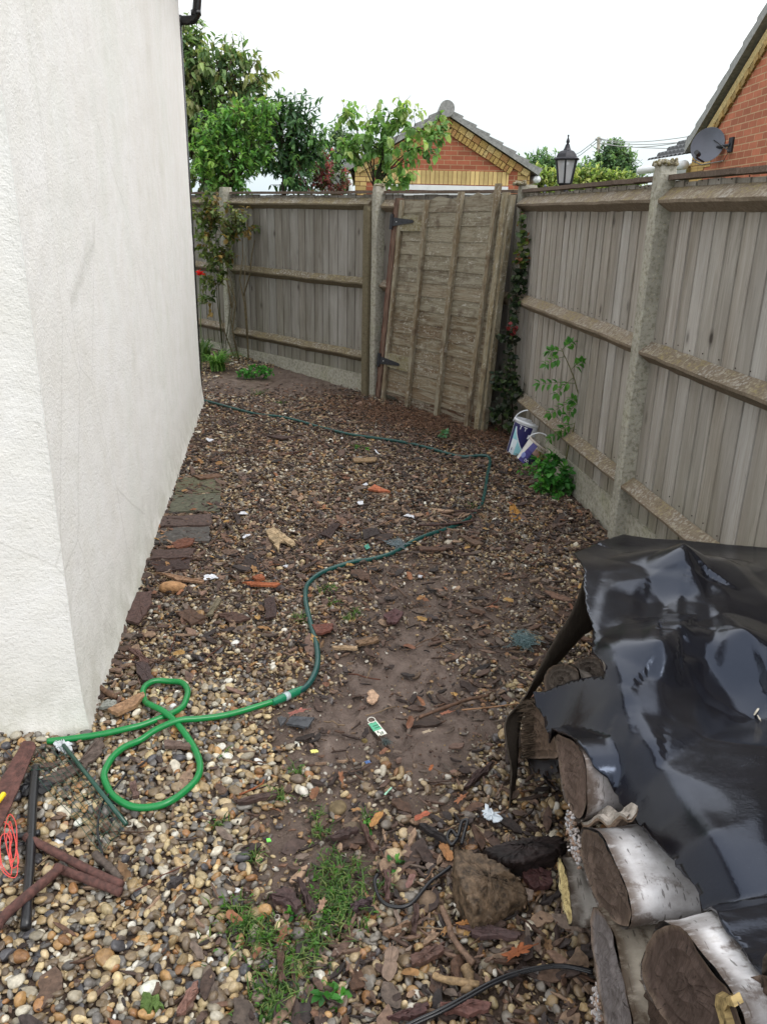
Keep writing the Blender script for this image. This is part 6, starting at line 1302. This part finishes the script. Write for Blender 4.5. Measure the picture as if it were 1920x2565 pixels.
for i, (u, v, s, an, c, lob, lab) in enumerate(((708, 832, .032, 1.1, (190, 140, 82), 0, 'pointed amber leaf standing just below the mud patch'), (782, 1575, .045, 1.45, (146, 124, 108), 0, 'large grey brown pointed leaf near the bottom centre'), (972, 378, .016, .3, (206, 186, 160), 1, 'pale cream leaf right of the plant label'), (300, 275, .030, .4, (166, 104, 92), 1, 'reddish maple leaf below the hose connector'), (945, 815, .026, .5, (186, 104, 76), 0, 'orange curled leaf right of the amber leaf'), (1145, 725, .022, .8, (168, 110, 76), 1, 'brown lobed leaf above the pale flat stone'), (1165, 1370, .020, .2, (186, 128, 72), 1, 'small tan oak leaf at the foot of the loose log chunk'), (1440, 1520, .035, .4, (166, 96, 56), 1, 'rusty oak leaf right of the bottom centre'), (992, 565, .014, 1.2, (176, 104, 60), 0, 'small orange leaf in the lower part of the mud'), (1070, 280, .02, .3, (170, 110, 84), 1, 'brownish leaf with pale edge at the right of the mud'), (425, 1278, .022, 1.4, (170, 134, 112), 1, 'pale lobed leaf left of the moss'), (1350, 1250+9000, .0, 0, (0, 0, 0), 0, ''), (885, 1150, .024, 1.2, (140, 104, 96), 0, 'dull brown leaf inside the cable loop'), (1070, 1000, .035, 1.9, (172, 122, 78), 0, 'tall amber leaf against the loose log chunk'))):
    if lab: deadleaf(lab, *k2(u, v), s, an, lin(*c)*.9, 600+i, lob)
rod('twig', 'long straight brown stick lying across the mud beside the felt', 'stick', [k2(930, 305), k2(1060, 255), k2(1180, 212), k2(1290, 190)], .006, lin(112, 84, 66), MBARK, .022, rough=.18)
rod('twig', 'thin pale twig below the straight brown stick on the mud', 'stick', [k2(1150, 266), k2(1300, 252), k2(1440, 234)], .0025, lin(170, 130, 96), MSTEM, .024, rough=.1)
rod('twig', 'bent pinkish driftwood twig right of the bottom centre', 'stick', [k2(1045, 1290), k2(1080, 1370), k2(1100, 1440), k2(1160, 1520), k2(1212, 1580)], .0075, lin(132, 106, 88), MBARK, .036, rough=.14)
rod('twig', 'short pale flat stick crossing at the bottom centre right', 'stick', [k2(1005, 1640), k2(1060, 1665), k2(1240, 1692)], .008, lin(168, 140, 104), MBARK, .036, rough=.1)
rod('twig', 'stubby tan stick pointing down at the bottom centre right', 'stick', [k2(1170, 1600), k2(1190, 1665), k2(1172, 1735)], .011, lin(146, 122, 92), MBARK, .030, rough=.15)
rod('twig', 'thin rusty curved twig at the left edge of the mud', 'stick', [k2(0, 705), k2(60, 680), k2(115, 650), k2(125, 628)], .003, lin(146, 84, 52), MSTEM, .024, rough=.05)
gk = 'bark slabs in the bottom right gravel'
for i, (pts, lab, c) in enumerate((([k2(1040, 1800), k2(1160, 1780), k2(1300, 1800), k2(1295, 1840), k2(1160, 1865), k2(1040, 1850)], 'reddish fibrous wood block at the bottom edge right of centre', (124, 86, 78)), ([k2(760, 1880), k2(860, 1840), k2(970, 1800), k2(960, 1850), k2(880, 1880)], 'dark red brown splinter at the bottom edge', (96, 68, 66)), ([k2(880, 1560), k2(960, 1520), k2(1050, 1490), k2(1060, 1530), k2(960, 1590), k2(900, 1610)], 'ridged brown bark block below the curved driftwood twig', (112, 84, 74)), ([k2(150, 1240), k2(230, 1200), k2(280, 1230), k2(320, 1290), k2(290, 1325), k2(210, 1280)], 'dark broad bark flake left of the moss', (88, 68, 66)), ([k2(300, 1150), k2(340, 1180), k2(395, 1330), k2(350, 1320)], 'narrow dark bark strip beside the broad bark flake', (82, 64, 62)), ([k2(440, 950), k2(560, 890), k2(620, 905), k2(520, 950)], 'dark bark strip at the lower edge of the mud', (78, 60, 56)), ([k2(620, 860), k2(650, 880), k2(718, 1000), k2(690, 1018)], 'brown bark strip pointing down below the amber leaf', (104, 78, 68)), ([k2(930, 870), k2(960, 868), k2(1060, 935), k2(1075, 975), k2(960, 910)], 'blackish root like bark left of the pale flat stone', (52, 46, 46)), ([k2(1160, 690), k2(1200, 620), k2(1310, 545), k2(1290, 590), k2(1210, 660)], 'thin dark bark sliver above the cream stones', (72, 52, 48)), ([k2(1130, 1400), k2(1240, 1390), k2(1460, 1440), k2(1440, 1470), k2(1200, 1450)], 'long grey violet bark slab under the loose log chunk', (106, 84, 82)), ([k2(1460, 1130), k2(1500, 1090), k2(1610, 1120), k2(1620, 1180), k2(1520, 1210)], 'reddish dark bark chunk between the log chunk and the stack', (88, 56, 54)), ([k2(575, 1300), k2(640, 1270), k2(690, 1258), k2(650, 1300), k2(590, 1318)], 'small dark bark sliver right of the moss', (84, 66, 70)), ([k2(745, 1110), k2(775, 1120), k2(778, 1260), k2(756, 1268)], 'straight brown bark strip inside the cable loop', (108, 82, 76)), ([k2(900, 1290), k2(925, 1295), k2(915, 1440), k2(890, 1430)], 'dark upright bark strip below the curved cable', (92, 70, 64)), ([k2(740, 1440), k2(860, 1380), k2(885, 1380), k2(800, 1440)], 'pale edged bark lath below the curved cable', (160, 128, 104)), ([k2(190, 1530), k2(225, 1540), k2(235, 1690), k2(205, 1700)], 'brown bark strip at the left of the clover', (100, 76, 62)))):
    flat('bark_slab', lab, 'bark', pts, .013, lin(*c)*.85, MBARK, .024, gk, seed=i, wob=.003)
rod('black_cable', 'thick dark cable curving round into the loose log chunk', 'cable', [k2(1095, 1078), k2(1040, 1120), k2(985, 1160), k2(940, 1215), k2(890, 1270), k2(830, 1290), k2(770, 1280), k2(730, 1250), k2(708, 1205), k2(700, 1150), k2(715, 1120)], .0048, (.03, .027, .026), MBLK, .034, rough=.05)
rod('black_cable', 'looped grey cable end tangled beyond the loose log chunk', 'cable', [k2(1150, 960), k2(1165, 900), k2(1180, 840), k2(1150, 850), k2(1130, 920), k2(1095, 890), k2(1075, 930), k2(1100, 965), k2(1130, 930)], .005, (.035, .033, .033), MBLK, .045, rough=.05)
rod('black_cable', 'twin black cable sweeping across the bottom right gravel to the logs', 'cable', [k2(830, 1920), k2(930, 1870), k2(1020, 1830), k2(1150, 1762), k2(1290, 1685), k2(1420, 1632), k2(1560, 1600), k2(1680, 1592), k2(1830, 1620)], .0042, (.016, .017, .022), MBLK, .040, rough=.0)
rod('black_cable', 'second strand lying just below the twin black cable at bottom right', 'cable', [k2(850, 1925), k2(950, 1878), k2(1040, 1838), k2(1165, 1772), k2(1300, 1697), k2(1430, 1642), k2(1565, 1609), k2(1690, 1601), k2(1830, 1632)], .0036, (.016, .017, .022), MBLK, .038, rough=.0)
# loose split log chunk
def facet(name, label, cat, poly, hgt, col, mat, base_lift=0., seed=1, noise=.004, parent=None, low=None):
    r = np.random.default_rng(seed); top = np.array([GG(u, v, z) for (u, v), z in zip(poly, hgt)]); n = len(top); c = top.mean(0); mb = MB(); rings = [top]
    foot = c+(top-c)*1.02; foot[:, 2] = gh(foot[:, 0], foot[:, 1])-.01; R_ = []
    m_ = 8; full = []
    for i in range(n):
        for j in range(m_): full.append(top[i]+(top[(i+1) % n]-top[i])*j/m_)
    full = np.array(full); ft = c*[1, 1, 0]+(full-c*[1, 1, 0]*1)*[1.0, 1.0, 0]; ft = full.copy(); ft[:, 2] = gh(ft[:, 0], ft[:, 1])-.01; N = 8; V = []
    for k_ in range(N+1): q = k_/N; V.append(full*q+ft*(1-q)+r.normal(0, noise, full.shape))
    for k_ in range(1, 10): q = 1-k_/10; P = c+(full-c)*q; P[:, 2] += .012*(1-q)*(2-(1-q)); V.append(P+r.normal(0, noise*.7, full.shape)*[.4, .4, 1])
    K = len(V); M2 = n*m_; V.append((c+[0, 0, .012])[None]); Vv = np.concatenate(V)
    mb.add(Vv, np.array([(k_*M2+i, k_*M2+(i+1) % M2, (k_+1)*M2+(i+1) % M2, (k_+1)*M2+i) for k_ in range(K-1) for i in range(M2)]), col); mb.add(Vv[[-1]], [], col) if 0 else None
    mb.f.append(np.array([((K-1)*M2+i, (K-1)*M2+(i+1) % M2, K*M2) for i in range(M2)])); o = build(name, mb, mat, parent, smooth=True)
    if cat: tag(o, label, cat)
    return o
MCH = m_attr('wet_split_wood', .6, .75, 42, .010, .4, 7, (1, 1, 1))
facet('split_log', 'loose wet brown split log chunk lying on the gravel left of the stack', 'log', [k2(1110, 985), k2(1190, 990), k2(1300, 1032), k2(1400, 1095), k2(1480, 1180), k2(1490, 1235), k2(1400, 1290), k2(1300, 1345), k2(1215, 1290), k2(1165, 1190), k2(1120, 1090)][::-1], [.11, .12, .12, .12, .07, .05, .05, .06, .10, .12, .12][::-1], lin(128, 106, 84), MCH, seed=4, noise=.0026)
facet('split_timber', 'dark splintered timber lying between the loose chunk and the stack', 'wood', [k2(1265, 985), k2(1400, 945), k2(1530, 925), k2(1640, 920), k2(1700, 950), k2(1640, 1000), k2(1500, 1050), k2(1390, 1055), k2(1330, 1025)][::-1], [.07]*9, lin(60, 48, 46), m_attr('dark_split_wood', .6, .7, 50, .006, .4, 6, (.3, 1, 1)), seed=5, noise=.003)
# netting tangles and small coloured bits
def tangle(name, label, u, v, s, col, n, seed):
    r = np.random.default_rng(seed); c = GG(u, v, .03); P = [c]
    for i in range(n): P.append(c+np.array([r.normal(0, s*.5), r.normal(0, s*.6), abs(r.normal(0, .008))]))
    mb = MB(); mb.tube(smooth(np.array(P), 4), .0009, 5, col, caps=False); return tag(build(name, mb, MPLAS), label, 'netting')
tangle('netting_tangle', 'tangle of thin grey green netting beside the felt corner', 1310, 1605, .055, lin(86, 110, 112), 260, 1)
tangle('netting_tangle', 'small dark tangle of thread on the mud below the label', *k2(760, 440), .016, lin(70, 80, 78), 60, 2)
tangle('netting_tangle', 'bluish grey thread tangle beside the dark hose in the middle', *k8(1090, 760), .05, lin(110, 124, 130), 110, 3)
flat('plastic_scrap', 'torn white and teal plastic scrap beside the hanging felt', 'plastic', [k2(1255, 815), k2(1270, 758), k2(1330, 800), k2(1365, 830), k2(1340, 850), k2(1290, 838)], .003, lin(206, 214, 220), MPLAS, .035, wob=.004)
flat('plastic_scrap', 'tiny lime green plastic chip on the left of the mud', 'plastic', [k2(138, 938), k2(158, 936), k2(164, 950), k2(142, 954)], .003, lin(120, 226, 90), MPLAS, .03, wob=.0003)
flat('plastic_scrap', 'small yellow and white wrapper at the left of the mud', 'plastic', [k2(365, 478), k2(400, 474), k2(410, 488), k2(372, 492)], .003, lin(220, 214, 120), MPLAS, .02, wob=.001)
flat('plastic_scrap', 'tiny blue plastic flake in the lower mud', 'plastic', [k2(648, 536), k2(672, 530), k2(680, 545), k2(655, 550)], .003, lin(70, 100, 150), MPLAS, .02, wob=.001)
flat('plastic_scrap', 'thin mint green plastic sliver in the lower mud', 'plastic', [k2(748, 705), k2(785, 668), k2(790, 672), k2(756, 710)], .002, lin(150, 196, 170), MPLAS, .022, wob=.0005)
flat('plastic_scrap', 'small teal chip beside the hose in the centre', 'plastic', [k8(940, 770), k8(960, 760), k8(970, 780), k8(950, 785)], .003, lin(50, 130, 110), MPLAS, .03, wob=.001)

for o in bpy.data.objects:
    if '_o' in o: del o['_o']
    if o.parent is None and o.type in ('MESH', 'EMPTY') and 'kind' not in o: o['kind'] = 'thing'
